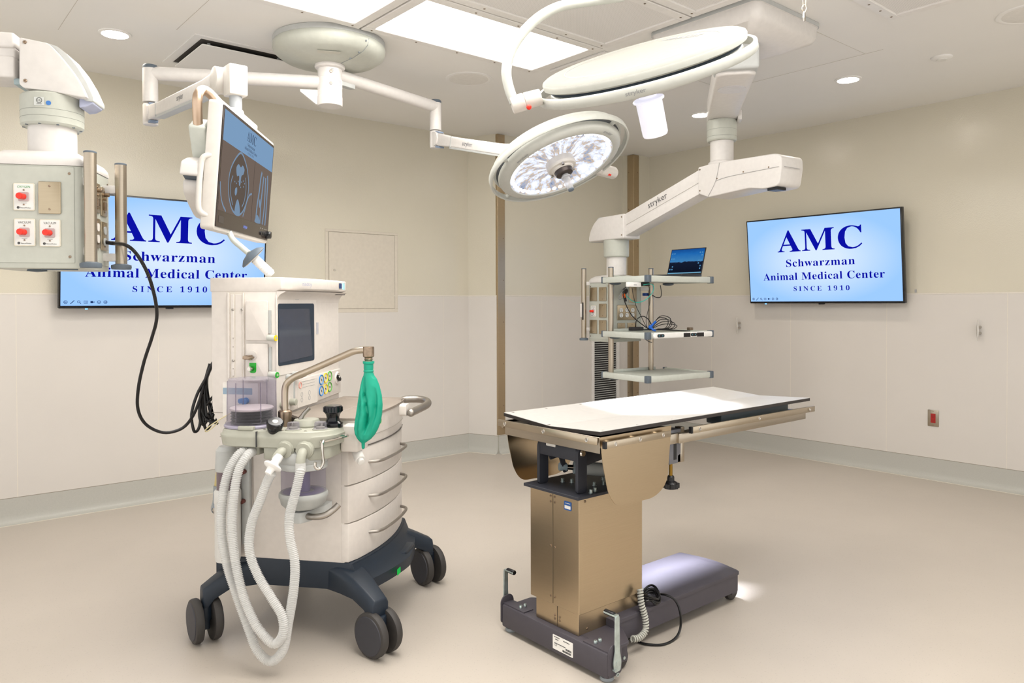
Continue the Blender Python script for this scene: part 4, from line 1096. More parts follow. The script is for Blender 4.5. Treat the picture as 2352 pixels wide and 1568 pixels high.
# clamp with black star knob
cl = add('clamp_block', G().bx(.385, .455, -.225, -.17, .685, .815), mat('clamp_grey', '6F7076', .4, .3), tb, bev=.003)
add('clamp_slot', G().bx(.41, .428, -.2256, -.22, .70, .765), black, cl)
add('clamp_hook', G().prism([(.455, .82), (.478, .82), (.478, .685), (.435, .685), (.435, .715), (.455, .722)], 0, .03, Mx.Translation((0, -.195, 0)) @ UV), steel, tb, bev=.002)
kn = add('clamp_knob', G().cyl((.425, -.20, .60), (.425, -.20, .69), .007), mat('brass', '8A6A2A', .35, .9), tb, label='black star knob on brass screw')
g = G().lathe([(.010, .635), (.014, .63), (.014, .615), (.024, .610), (.029, .604), (.029, .590), (.024, .585), (.0005, .584)], Mx.Translation((.425, -.20, 0)), 28)
for k in range(8): a = PI/4*k; g.cyl((.425+.027*math.cos(a), -.20+.027*math.sin(a), .588), (.425+.027*math.cos(a), -.20+.027*math.sin(a), .606), .007, n=10)
add('star_grip', g, black, kn)

# coiled control lead and black mains lead
def coil(path, R, turns, r):
    pts = smooth([V(p) for p in path], 24); N = len(pts); out = []
    L = [0]
    for a, b in zip(pts, pts[1:]): L.append(L[-1]+(b-a).length)
    S = turns*14
    for i in range(S+1):
        s = L[-1]*i/S; k = max(j for j in range(N) if L[j] <= s+1e-9); k = min(k, N-2)
        t = (s-L[k])/max(1e-9, L[k+1]-L[k]); c = pts[k].lerp(pts[k+1], t); d = (pts[k+1]-pts[k]).normalized()
        x = d.cross(V((.3, 1, 0))).normalized(); y = d.cross(x); a = 2*PI*turns*i/S
        out.append(c+(x*math.cos(a)+y*math.sin(a))*R)
    return out


cc_ = thing('coiled_lead', 'grey coiled cable hanging from the table column over the base', 'cable', (2.24, 1.80, 0))
cp = [TF.m @ TF.at(px, py, 'v', v) for px, py, v in ((1470, 1352, -.150), (1473, 1385, -.165), (1482, 1420, -.178), (1482, 1448, -.185), (1468, 1464, -.19), (1452, 1467, -.185))]
add('lead_coil', G().tube(coil(cp, .0095, 23, .0034), .0036, 7), mat('coil_grey', 'B7B7AE', .45), cc_, world=True)
ml = thing('mains_lead', 'black mains cable bundled on the table base with one loop falling to the floor', 'cable', (2.3, 1.85, 0))
lp = [TF.m @ TF.at(px, py, ax, v) for px, py, ax, v in ((1480, 1352, 'z', .142), (1500, 1362, 'z', .142), (1530, 1366, 'v', -.165), (1552, 1380, 'v', -.19), (1563, 1410, 'v', -.21), (1562, 1445, 'v', -.21))]+[TF.m @ TF.at(px, py, 'z', .006) for px, py in ((1548, 1468), (1520, 1480), (1480, 1478), (1455, 1468), (1440, 1462))]
g = G().tube(lp, .0046, 8, 8)
for k in range(5):
    c = V((2.28+.004*k, 1.885+.003*k, .150+.009*(k % 3))); ra, rb = .055-.006*(k % 2), .028+.004*(k % 3); an = rad(10+14*k)
    g.tube([c+V((ra*math.cos(t)*math.cos(an)-rb*math.sin(t)*math.sin(an), ra*math.cos(t)*math.sin(an)+rb*math.sin(t)*math.cos(an), .012*math.sin(2*t+k))) for t in [2*PI*i/14 for i in range(14)]], .0046, 8, 3, True)
add('lead_loop', g, mat('black_cable', '121214', .3), ml, world=True)
# ------------------------------------------------------------------ left supply pendant
PC = WF.dep(123, 490, 2.58)
PFr = Fr((PC.x, PC.y, 0), -28.3)
pd = thing('supply_pendant', 'white ceiling supply pendant with gas outlets, cut by the left edge of the photo', 'medical pendant', (PC.x, PC.y, 0), -28.3)


def pendant_head(pd, fu0, fu1, fv0, fv1, z0, z1, front, side):
    """pendant box body with a domed cap; front panel on -v, side panel on +u"""
    pl = fillet([(fu0, fv0), (fu1, fv0), (fu1, fv1), (fu0, fv1)], .02, 5)
    hd = add('head_box', G().prism(pl, z0-.018, z1+.006), pale, pd, bev=.004)
    cxm, cym = (fu0+fu1)/2, (fv0+fv1)/2
    g = G(); rings = []
    for k, z in ((1.01, z1+.006), (1.02, z1+.012), (1.0, z1+.026), (.93, z1+.040), (.75, z1+.056), (.45, z1+.064)):
        rings.append([(cxm+(x-cxm)*k, cym+(y-cym)*k, z) for x, y in pl])
    g.loft(rings); add('head_cap', g, warmw, pd, sharp=50)
    g = G(); e = .006
    fp_ = add('front_panel', G().prism(rrect(front[1]-front[0], z1-z0, .003, 3, (front[0]+front[1])/2, (z0+z1)/2), 0, .002, Mx.Translation((0, fv0+.0005, 0)) @ UV), pale, pd, bev=.0006, seg=1)
    sp_ = add('side_panel', G().prism(rrect(side[1]-side[0], z1-z0, .003, 3, (side[0]+side[1])/2, (z0+z1)/2), 0, .002, Mx.Translation((fu1-.0005, 0, 0)) @ Mx(((0, 0, 1, 0), (1, 0, 0, 0), (0, 1, 0, 0), (0, 0, 0, 1)))), pale, pd, bev=.0006, seg=1)
    g = G()
    for a in front:
        for z in (z0, z1): g.screw((a+(.014 if a == front[0] else -.014), fv0-.0015, z+(.02 if z == z0 else -.02)), (0, -1, 0), .0045, .002)
    for a in side:
        for z in (z0, z1): g.screw((fu1+.0015, a+(.014 if a == side[0] else -.014), z+(.02 if z == z0 else -.02)), (1, 0, 0), .0045, .002)
    add('panel_screw', g, nickel, pd)
    g = G(); w = .0009
    for a in front: g.bx(a-w, a+w, fv0-.0006, fv0+.001, z0, z1)
    for z in (z0, z1): g.bx(front[0], front[1], fv0-.0006, fv0+.001, z-w, z+w)
    for a in side: g.bx(fu1-.001, fu1+.0006, a-w, a+w, z0, z1)
    for z in (z0, z1): g.bx(fu1-.001, fu1+.0006, side[0], side[1], z-w, z+w)
    add('panel_gap', g, mat('panel_gap_grey', '9A9D96', .6) if 'panel_gap_grey' not in bpy.data.materials else bpy.data.materials['panel_gap_grey'], pd)
    return hd


def gas_outlet(pd, c, title, tcol, x, y, s=1.0):
    """white outlet plate with a red connector; c centre, x along, y up"""
    F = frame(c, x, y)
    q = add('gas_outlet', G(F).prism(rrect(.062*s, .088*s, .004, 3), 0, .003), mat('outlet_ivory', 'DAD3C2', .4) if 'outlet_ivory' not in bpy.data.materials else bpy.data.materials['outlet_ivory'], pd, bev=.001, seg=1, label='white %s outlet plate with red connector' % title.lower())
    add('plate_face', G(F).prism(rrect(.056*s, .082*s, .003, 3), .003, .0034), mat('outlet_face', 'DDDEDA', .4) if 'outlet_face' not in bpy.data.materials else bpy.data.materials['outlet_face'], q)
    g = G(); X, Y, N = F.to_3x3().col[0].copy(), F.to_3x3().col[1].copy(), F.to_3x3().col[2].copy()
    text(g, title, V(c)+Y*.032*s+N*.0034, X, Y, h=.0072*s, w=.037*s)
    add('title', g, tcol, q, flat=True)
    g = G(); text(g, 'BeaconMedaes', V(c)-Y*.035*s+X*.005*s+N*.0034, X, Y, h=.0042*s, w=.03*s, thick=.0005)
    g.lathe([(.0042*s, 0), (.0042*s, .0006), (.0005, .0006)], aim(V(c)-Y*.0345*s-X*.0165*s+N*.0033, V(c)-Y*.0345*s-X*.0165*s+N), 16)
    g.bx(-.008*s, .008*s, -.0205*s, -.0197*s, .0034, .0038, F)
    add('maker_mark', g, ink, q, flat=True)
    add('socket_block', G(F).prism(rrect(.031*s, .030*s, .004, 3), .0034, .006), mat('socket_pinkgrey', 'B7A8A8', .5) if 'socket_pinkgrey' not in bpy.data.materials else bpy.data.materials['socket_pinkgrey'], q, bev=.001, seg=1)
    p = V(c)+N*.006
    add('connector', G().cyl(p, p+N*.022-X*.004, .0095*s, n=18).cyl(p+N*.018-X*.004, p+N*.024-X*.005, .0105*s, .0095*s), red, q)
    g = G()
    for k in (.022, -.025): g.screw(V(c)+Y*k*s+N*.0034, N, .0028*s, .0018)
    add('screw', g, nickel, q)
    return q


def steel_plate(pd, c, x, y, w=.066, h=.104, n=2):
    F = frame(c, x, y)
    X, Y, N = (F.to_3x3().col[i].copy() for i in range(3))
    q = add('cover_plate', G(F).prism(rrect(w, h, .003, 3), 0, .005), brushed('plate_steel', 'B4A68E', .34) if 'plate_steel' not in bpy.data.materials else bpy.data.materials['plate_steel'], pd, bev=.002, label='blank steel cover plate')
    g = G()
    for k in (-.36, .36): g.screw(V(c)+Y*k*h+N*.005, N, .0035, .0018)
    add('screw', g, nickel, q); return q


def rail_post(pd, u, v, z0, z1, bu, bv, zs, foot=True, r=.019):
    """vertical steel rail tube with brackets towards (bu, bv) and a grey foot"""
    q = add('rail_post', G().cyl((u, v, z0), (u, v, z1), r, n=28), steel, pd)
    add('end_plug', G().lathe([(r+.0004, z1-.002), (r+.0004, z1+.003), (r*.8, z1+.005), (.0005, z1+.005)], Mx.Translation((u, v, 0)), 28), dgrey, q)
    if foot: add('foot_ring', G().lathe([(r*.9, z0+.004), (r*1.2, z0+.002), (r*1.7, z0-.001), (r*1.75, z0-.008), (r*1.65, z0-.016), (.0005, z0-.017)], Mx.Translation((u, v, 0)), 32), dgrey, q)
    d = V((bu-u, bv-v, 0)); L = d.length; d.normalize(); M = frame((u, v, 0), d, (0, 0, 1))
    for z in zs: add('post_bracket', G(M).bx(.006, L, z-.014, z+.014, -.011, .011), warmw, q, bev=.003)
    return q


pendant_head(pd, -.143, .143, -.15, .115, 1.432, 1.742, (-.128, .115), (-.125, .098))
ex, ey = (1, 0, 0), (0, 0, 1)
gas_outlet(pd, (-.031, -.1525, 1.643), 'OXYGEN', inkgr, ex, ey)
gas_outlet(pd, (-.030, -.1525, 1.529), 'VACUUM', ink, ex, ey)
gas_outlet(pd, (.044, -.1525, 1.528), 'VACUUM', ink, ex, ey)
steel_plate(pd, (.044, -.1525, 1.642), ex, ey)
sx_ = (0, 1, 0)
for v, z in ((-.04, 1.66), (.035, 1.655)):
    q = steel_plate(pd, (.1455, v, z), sx_, ey, .062, .10)
    add('port', G().bx(.1505, .156, v-.012, v+.012, z-.03, z-.002).cyl((.1505, v, z+.025), (.166, v, z+.025), .007, n=14).cyl((.1505, v-.012, z+.008), (.16, v-.012, z+.008), .004, n=10), nickel, q, bev=.001, seg=1)
for v, z in ((-.04, 1.54), (.035, 1.535)):
    q = steel_plate(pd, (.1455, v, z), sx_, ey, .062, .10)
    for dz in (.02, -.02): add('socket', G().prism(rrect(.026, .028, .010, 4), 0, .003, frame((.1505, v, z+dz), sx_, ey)), offw if v < 0 else lgrey, q)
# posts
_pa = PFr.at(207, 400, 'v', -.165)
rail_post(pd, _pa.x, -.165, 1.432, 1.790, .135, -.12, (1.70, 1.472))
rail_post(pd, .2, .045, 1.436, 1.789, .142, .045, (1.70, 1.462))
add('bottom_plug', G().lathe([(.028, 1.414), (.030, 1.408), (.0005, 1.405)], Mx.Translation((-.03, -.06, 0)), 20).bx(0, .11, -.11, -.105, 1.4105, 1.4145), dgrey, pd)
g = G(); plate(g, (.025, -.128, 1.783), (1, 0, 0), (0, .5, .4), .06, .022, .0006, .001)
add('cap_sticker', g, paper, pd)
# neck and bearing collar
add('neck_tube', G().cyl((0, 0, 1.795), (0, 0, 1.91), .073, n=44), warmw, pd)
co = add('bearing_collar', G().lathe([(.076, 1.895), (.088, 1.896), (.094, 1.902), (.095, 1.922), (.095, 1.996), (.090, 2.002), (.06, 2.003), (.06, 2.05)], Mx.Identity(4), 48), pale, pd, sharp=30)
g = G()
for z in (1.922, 1.945): g.lathe([(.0952, z-.0007), (.0956, z), (.0952, z+.0007)], None, 48, False)
add('collar_seam', g, mat('seam_grey', '8F928A', .6), co)
g = G()
for k in range(10):
    a = 2*PI*k/10+.2; g.cyl((.084*math.cos(a), .084*math.sin(a), 1.8945), (.084*math.cos(a), .084*math.sin(a), 1.897), .005, n=10)
add('collar_bolt', g, dgrey, co)
q = add('ul_label', G().prism(rrect(.032, .028, .002, 2), 0, .0005, frame((-.006, -.0951, 1.966), (1, -.06, 0), (0, 0, 1))), mat('label_silver', 'C9CCC8', .4), co)
g = G(); F = frame((-.006, -.0958, 1.966), (1, -.06, 0), (0, 0, 1))
g.lathe([(.0075, 0), (.0075, .0004), (.009, .0004), (.009, 0), (.0075, 0)], F @ Mx.Translation((0, .003, 0)), 24, False)
text(g, 'UL', F @ V((0, .003, .0001)), (1, -.06, 0), (0, 0, 1), h=.007); text(g, 'LISTED', F @ V((0, -.0085, .0001)), (1, -.06, 0), (0, 0, 1), h=.0036)
add('label_print', g, ink, q, flat=True)
q2 = add('arrow_label', G().lathe([(.0075, 0), (.0075, .0005), (.0005, .0005)], frame((.021, -.0935, 1.962), (1, .22, 0), (0, 0, 1)), 20), mat('label_blue', '3F74B8', .4), co)
# elbow cover and arm
def zp(x, y, v): p = PFr.at(x/4.9, 60+y/4.9, 'v', v); return (p.x, p.z)
pe = fillet([zp(x, y, -.083) for x, y in ((215, 650), (262, 692), (600, 735), (925, 800), (975, 800), (925, 680), (840, 540), (740, 410), (640, 290), (540, 190), (215, 122))], [.006, .006, .02, .006, .006, .03, .03, .03, .03, .01, .008], 5)
el = add('elbow_cover', G().prism(pe, -.083, .083, UV), warmw, pd, bev=.008, seg=3)
gs = fillet([zp(x, y, -.06) for x, y in ((500, 180), (640, 225), (745, 305), (870, 460), (970, 625), (1050, 800), (1045, 850), (940, 830), (905, 680), (820, 540), (720, 410), (620, 290))], .006, 3)
add('bumper_strip', G().prism(gs, -.06, .06, UV), lgrey, el, bev=.006)
_f = [zp(x, y, -.05) for x, y in ((890, 815), (1045, 815), (1045, 870), (975, 905), (890, 915))]
add('bumper_foot', G().prism(fillet(_f, .004, 3), -.05, .05, UV), mat('lilac_grey_plastic', 'AEB3CB', .45), el, bev=.003)
g = G()
for x, y in ((280, 180), (285, 615)): g.screw((zp(x, y, -.083)[0], -.083, zp(x, y, -.083)[1]), (0, -1, 0), .006, .003)
add('cover_screw', g, nickel, el)
ar = add('support_arm', G().bx(-.95, -.09, -.068, .068, 2.145, 2.196).bx(-.95, -.09, -.060, .060, 2.11, 2.15).bx(-.95, -.09, -.068, .068, 2.046, 2.118), warmw, pd, bev=.008, seg=3)
add('arm_hinge_plate', G().bx(-.10, -.05, -.05, .05, 2.028, 2.05), mat('hinge_grey', '9FB0B4', .45), pd, bev=.004)
add('arm_spindle', G().cyl((-.93, 0, 2.0), (-.93, 0, HC-.1), .07, n=40).lathe([(.09, HC-.12), (.20, HC-.10), (.24, HC-.02), (.24, HC)], Mx.Translation((-.93, 0, 0)), 48), warmw, pd)

# mains cable from the pendant to a coil on the machine's hook
S0 = PFr.m @ V((.165, .035, 1.515))
cb = thing('power_cable', 'black power cable drooping from the pendant socket to a coil behind the machine', 'cable', (S0.x, S0.y, 0))
add('plug', G().tube([PFr.m @ PFr.at(x, y, 'v', .036) for x, y in ((224, 553), (232, 554), (243, 556), (254, 558), (268, 559))], [.0145, .0150, .0135, .0095, .0072], 14, 3), black, cb, world=True)
hook = MF.m @ V((-.395, -.02, 1.13))
cpts = [PFr.m @ PFr.at(262, 559, 'v', .036)]+[WF.dep(x, y, d) for x, y, d in ((290, 563, 2.58), (315, 585, 2.63), (340, 630, 2.68), (356, 685, 2.74), (360, 730, 2.78), (349, 775, 2.82), (331, 830, 2.86), (318, 890, 2.9), (317, 940, 2.94), (336, 975, 2.98), (375, 993, 3.02), (415, 985, 3.06), (440, 960, 3.1), (458, 920, 3.13), (472, 870, 3.15), (482, 835, 3.16))]
g = G().tube(cpts, .0062, 10, 6)
random.seed(5)
for k in range(6):
    dx = random.uniform(-4, 4)
    lo = (991, 975, 960, 985, 968, 950)[k]
    xs = (444, 462, 478, 470, 488, 492)[k]
    d = 3.14+.008*k
    g.tube([WF.dep(x, y, d_) for x, y, d_ in ((488+dx, 832, d), (474+dx*.6, 865, d), ((xs+474)/2-6, 905, d), (xs-4, 950, d-.01), (xs, lo-6, d-.01), (xs+6, lo, d), (xs+14, lo-12, d+.01), (xs+22, 940, d+.015), (496+dx*.4, 900, d+.015), (500+dx, 860, d+.01), (496+dx, 836, d))], .0062, 9, 5, True)
g.tube([WF.dep(x, y, d_) for x, y, d_ in ((466, 905, 3.15), (466, 945, 3.15), (478, 965, 3.15), (500, 972, 3.14))], .0062, 9, 5)
add('cable_run', g, mat('black_cable_sheath', '131214', .35), cb, world=True)
# ------------------------------------------------------------------ right supply boom
BO = (4.20, 3.79, 0)
BF = Fr(BO, -95)
bm = thing('equipment_boom', 'white ceiling equipment boom with three shelves behind the operating table', 'medical boom', BO, -95)
BM = BF.m
c1u, c1v = .951, .03
can = BF.i @ V((3.48, 2.31, 0))
# ceiling canopy: rounded rectangular tray, aligned with the room
R3 = Mx.Translation((can.x, can.y, 0)) @ Mx.Rotation(rad(95), 4, 'Z')
pl = rrect(.60, .66, .05, 6)
def sc_p(p, k, dx=0): return [(x*k+dx, y*k) for x, y in p]
cp_ = add('ceiling_canopy', G(R3).loft([[(x, y, HC-.001) for x, y in pl], [(x, y, HC-.022) for x, y in pl], [(x*.985, y*.985, HC-.024) for x, y in pl], [(x*.975, y*.975, HC-.075) for x, y in pl], [(x*.93, y*.93, HC-.10) for x, y in pl], [(x*.55, y*.6, HC-.145) for x, y in pl]]), warmw, bm, sharp=38)
add('canopy_rim', G(R3).prism(rrect(.606, .666, .05, 6), HC-.021, HC-.001), lgrey, cp_)
g = G(R3)
for x, y in ((.0, -.322), (.0, .322), (.293, .1), (-.293, .1), (.293, -.2), (-.293, -.2)): g.screw((x*.985, y*.985, HC-.05), (x, y, -.1), .005, .003)
for x, y, z in ((.15, -.20, HC-.123), (-.15, -.20, HC-.123), (.2, .2, HC-.118)): g.screw((x, y, z), (0, 0, -1), .006, .003)
add('canopy_screw', g, nickel, cp_)
# first arm: flat box from the canopy to the neck
d = V((c1u-can.x, c1v-can.y, 0)); L1 = d.length; A1 = frame((can.x, can.y, 0), d, (-d.y, d.x, 0))
hub = add('spindle_hub', G().cyl((can.x, can.y, 2.60), (can.x, can.y, HC-.12), .105, .12, 40), warmw, bm)
a1 = add('upper_arm', G(A1).prism(fillet([(-.16, -.10), (L1+.11, -.092), (L1+.11, .092), (-.16, .10)], [.06, .07, .07, .06], 7), 2.458, 2.60), warmw, bm, bev=.014, seg=3)
add('spindle_cover', G(A1).lathe([(.075, 2.4585), (.075, 2.455), (.0005, 2.454)], Mx.Translation((.12, 0, 0)), 36), mat('cover_grey_white', 'D4D3D6', .4), a1)
add('arm_end_cover', G(A1).bx(-.20, -.04, -.108, .108, 2.475, 2.61), lgrey, a1, bev=.015, seg=3)
add('arm_rail_tab', G(A1).bx(L1-.10, L1+.02, -.115, -.09, 2.44, 2.50), warmw, a1, bev=.004)
add('neck_bearing', G().lathe([(.075, 2.325), (.088, 2.326), (.093, 2.333), (.094, 2.40), (.094, 2.455), (.09, 2.459)], Mx.Translation((c1u, c1v, 0)), 44), pale, bm, sharp=30)
g = G()
for z in (2.395, 2.352): g.lathe([(.0942, z-.0007), (.0947, z), (.0942, z+.0007)], Mx.Translation((c1u, c1v, 0)), 44, False)
add('bearing_seam', g, mat('seam_grey2', '8F928A', .6), bm)
add('neck_tube', G().cyl((c1u, c1v, 2.17), (c1u, c1v, 2.335), .073, n=40).lathe([(.085, 2.165), (.085, 2.19), (.074, 2.20)], Mx.Translation((c1u, c1v, 0)), 40), warmw, bm)
# motor housing and spring arm
hz_ = [(.845, 2.168), (.96, 2.176), (1.42, 2.165), (1.465, 2.15), (1.468, 2.085), (1.45, 1.975), (1.34, 1.968), (1.24, 1.985), (.93, 1.965), (.845, 1.998)]
hs = add('motor_housing', G().prism(fillet(hz_, [.01, .02, .04, .03, .0, .03, .02, .02, .01, .01], 5), -c1v-.105, -c1v+.105, UV), warmw, bm, bev=.014, seg=3)
add('housing_seam', G().tube([(1.475, -.06, 2.082), (1.475, .09, 2.082)], .002, 6).tube([(.99, -.0775, 2.06), (1.1, -.0775, 2.075), (1.45, -.0775, 2.083)], .0014, 6, 3).tube([(.93, -.0775, 1.97), (.99, -.0775, 2.06), (1.02, -.0775, 2.17)], .0014, 6, 4), mat('seam_grey3', 'A9A7A6', .6), hs)
add('housing_vent', G().bx(1.36, 1.43, -.06, .02, 1.955, 1.972), black, hs)
g = G()
for u, z in ((.862, 2.15), (.862, 2.015), (1.0, 2.075), (1.2, 2.088), (1.38, 2.09)): g.screw((u, -.0752, z), (0, -1, 0), .005, .003)
add('housing_screw', g, nickel, hs)
AV = .062
def arm_poly(t0, t1):
    a0, b0 = (.12, 1.765), (.12, 1.925); a1_, b1 = (.87, 2.005), (.87, 2.163)
    l = lambda p, q, t: (p[0]+(q[0]-p[0])*t, p[1]+(q[1]-p[1])*t)
    return [l(a0, b0, t0), l(a1_, b1, t0), l(a1_, b1, t1), l(a0, b0, t1)]
sa = add('spring_arm', G().prism(arm_poly(0, .42), -AV, AV, UV).prism(arm_poly(.40, .5), -AV+.006, AV-.006, UV).prism(arm_poly(.47, 1), -AV, AV, UV), warmw, bm, bev=.006, seg=2)
c_ = arm_poly(.74, .74); e1 = V((c_[1][0]-c_[0][0], 0, c_[1][1]-c_[0][1])).normalized()
cm = V((c_[0][0]*.5+c_[1][0]*.5-.02, -AV-.0004, c_[0][1]*.5+c_[1][1]*.5-.004))
g = G(); text(g, 'stryker', cm, e1, V((-e1.z, 0, e1.x)), h=.042, w=.185, thick=.001)
add('maker_lettering', g, ink, sa, flat=True)
el2 = fillet([(.165, 1.76), (-.215, 1.758), (-.22, 1.78), (-.20, 1.84), (-.16, 1.895), (-.10, 1.932), (.165, 1.937)], [.012, 0, .02, .05, .05, .05, .012], 5)
eb_ = add('elbow_cover', G().prism(el2, -.083, .083, UV), warmw, bm, bev=.010, seg=3)
add('bumper_strip', G().prism(fillet([(-.215, 1.755), (-.235, 1.757), (-.225, 1.815), (-.19, 1.88), (-.14, 1.93), (-.10, 1.94), (-.16, 1.893), (-.20, 1.838)], .008, 3), -.06, .06, UV), lgrey, eb_, bev=.006)
g = G()
for z in (1.785, 1.915): g.screw((.145, -.083, z), (0, -1, 0), .006, .003)
add('cover_screw', g, nickel, eb_)
co2 = add('bearing_collar', G().lathe([(.076, 1.632), (.088, 1.634), (.093, 1.640), (.094, 1.66), (.094, 1.755), (.09, 1.760)], None, 44), pale, bm, sharp=30)
g = G(); F = frame((-.062, -.0715, 1.738), (.75, -.65, 0), (0, 0, 1)); g.lathe([(.011, 0), (.011, .0005), (.013, .0005), (.013, 0), (.011, 0)], F, 20, False); text(g, 'UL', F @ V((0, 0, .0003)), (.75, -.65, 0), (0, 0, 1), h=.01)
add('label_print', g, ink, co2, flat=True)
add('drop_tube', G().cyl((0, 0, 1.50), (0, 0, 1.64), .073, n=40), warmw, bm)
HS = (-.135, .112, -.158, .155, 1.03, 1.438)
pendant_head(bm, *HS, (-.122, .100), (-.145, .142))
ex_, ez = (1, 0, 0), (0, 0, 1)
for u in (-.072, .030):
    for z in (1.36, 1.24, 1.12):
        if u < 0 and z == 1.24: continue
        steel_plate(bm, (u, -.1605, z), ex_, ez, .078 if u > 0 else .078, .100)
gas_outlet(bm, (-.072, -.1605, 1.235), 'OXYGEN', ink, ex_, ez, .95)
ey_ = (0, 1, 0)
q = steel_plate(bm, (.1145, -.005, 1.225), ey_, ez, .19, .11)
for k in range(3):
    for j in range(2):
        c = V((.1195, -.062+.057*k-.002, 1.243-.037*j))
        s = add('receptacle', G().prism(rrect(.033, .030, .012, 5), 0, .003, frame(c, ey_, ez)), mat('hospital_white', 'E8E8E6', .35) if 'hospital_white' not in bpy.data.materials else bpy.data.materials['hospital_white'], q, bev=.0008, seg=1)
        g = G(frame(c+V((.003, 0, 0)), ey_, ez)); g.bx(-.0065, -.0045, 0, .008, 0, .0006).bx(.0045, .0065, 0, .008, 0, .0006).cyl((0, -.007, 0), (0, -.007, .0006), .0028, n=10)
        add('slot', g, black, s)
steel_plate(bm, (.1145, .055, 1.355), ey_, ez, .075, .115)
steel_plate(bm, (.1145, -.06, 1.10), ey_, ez, .075, .10); steel_plate(bm, (.1145, .045, 1.10), ey_, ez, .09, .10)
lp_ = BF.at(1341, 700, 'v', -.20)
p1_ = rail_post(bm, lp_.x, -.20, 1.035, 1.547, HS[0]+.01, -.155, (1.44, 1.10))
add('black_grip', G().prism(rrect(.018, .13, .008), 0, .006, frame((lp_.x+.012, -.218, 1.235), (.9, -.3, 0), ez)), black, p1_, bev=.002)
add('grip_clamp', G().bx(lp_.x-.022, lp_.x+.006, -.222, -.178, 1.19, 1.29), warmw, p1_, bev=.004)
g = G(); plate(g, (.02, -.10, 1.478), (1, 0, 0), (0, .6, .4), .07, .02, .0006, .001)
add('cap_sticker', g, paper, bm)
# shelf posts and shelves
for v in (-.206, .192):
    rail_post(bm, .165, v, .78 if v < 0 else .78, 1.546, .112, v*.7, (1.40, 1.08), foot=False)
SU0, SU1, SV0, SV1 = .145, .572, -.252, .402


def shelf(zt, label):
    h = .042
    s = add('shelf', G().bx(SU0, SU1-.03, SV0+.028, SV1-.028, zt-h+.006, zt-.006), mint, bm, bev=.002, label=label)
    for v0, v1 in ((SV0, SV0+.03), (SV1-.03, SV1)):
        add('side_rail', G().bx(SU0-.02, SU1-.03, v0, v1, zt-h, zt), mint, s, bev=.006)
    add('front_rail', G().bx(SU1-.03, SU1, SV0+.03, SV1-.03, zt-h, zt), mint, s, bev=.006)
    for v0, v1 in ((SV0-.003, SV0+.035), (SV1-.035, SV1+.004)):
        add('corner_cap', G().prism(fillet([(SU1-.035, v0), (SU1+.006, v0), (SU1+.006, v1), (SU1-.035, v1)], .014), zt-h-.003, zt+.003), dgrey, s, bev=.003)
    add('back_cap', G().bx(SU0-.03, SU0-.018, SV0-.002, SV0+.034, zt-h-.002, zt+.002).bx(SU0-.03, SU0-.018, SV1-.034, SV1+.002, zt-h-.002, zt+.002), dgrey, s, bev=.002)
    add('back_lip', G().bx(SU0-.004, SU0+.01, SV0+.04, SV1-.15, zt-.006, zt+.014), mint, s, bev=.002)
    add('underside_handle', G().sph((SU0+.05, SV0+.06, zt-h-.002), .03, (1.2, 1.6, .4)).sph((SU0+.05, SV1-.06, zt-h-.002), .03, (1.2, 1.6, .4)), dgrey, s)
    return s


ZS = (1.478, 1.097, .806)
shelf(ZS[0], 'top shelf'); shelf(ZS[1], 'middle shelf'); shelf(ZS[2], 'bottom shelf')

# sensor bar along the front of the middle shelf
sb_ = thing('sensor_bar', 'white rounded bar with black sensor windows on the front of the middle boom shelf', 'sensor bar', BM @ V((SU1+.012, SV0+.03, ZS[1]-.04)), -95)
W2 = lambda u, v, z: BM @ V((u, v, z))
vb0, vb1 = SV0+.04, SV1-.036
g = G(BM)
g.prism(fillet([(vb0, -.019), (vb1, -.019), (vb1, .019), (vb0, .019)], .015, 5), SU1-.0, SU1+.026, Mx(((0, 0, 1, 0), (1, 0, 0, 0), (0, 1, 0, ZS[1]-.021), (0, 0, 0, 1))))
bar = add('bar_body', g, wf, sb_, world=True, bev=.008, seg=3)
for v, w in ((.10, .068), (.235, .072)): add('sensor_window', G(BM).bx(SU1+.024, SU1+.0268, v-w/2, v+w/2, ZS[1]-.036, ZS[1]-.008), M_('sensor_black', '141216', .2), bar, world=True)
for v, w in ((-.155, .066), (.168, .062)):
    cw = add('camera_window', G(BM).prism(rrect(w, .022, .010, 4, v, 0), SU1+.024, SU1+.027, Mx(((0, 0, 1, 0), (1, 0, 0, 0), (0, 1, 0, ZS[1]-.021), (0, 0, 0, 1)))), M_('camera_black', '26262C', .2), bar, world=True)
    for dv in (-.016, .016): add('camera_lens', G(BM).cyl((SU1+.0265, v+dv, ZS[1]-.021), (SU1+.028, v+dv, ZS[1]-.021), .006, n=12), M_('lens_blue', '3A6A78', .1), cw, world=True)

# laptop on the top shelf
lc = BF.at(1569, 632, 'v', .27)
lap = thing('laptop', 'open laptop with a dark blue desktop on the top boom shelf', 'laptop', BM @ V((lc.x, .27, ZS[0])), -95-88)
lw, lh = .315, .205
kb = add('keyboard_base', G().bx(-.012, .21, -lw/2, lw/2, .002, .016), mat('laptop_grey', '2A2C30', .35), lap, bev=.003)
T_ = Mx.Translation((-.006, 0, .012)) @ Mx.Rotation(rad(90), 4, 'Z') @ Mx.Rotation(rad(-16), 4, 'X')
# the lid opens on the far edge: its display faces the room
lid = add('lid', G(T_).bx(-lw/2, lw/2, -.003, .003, 0, lh), black, lap, bev=.002)


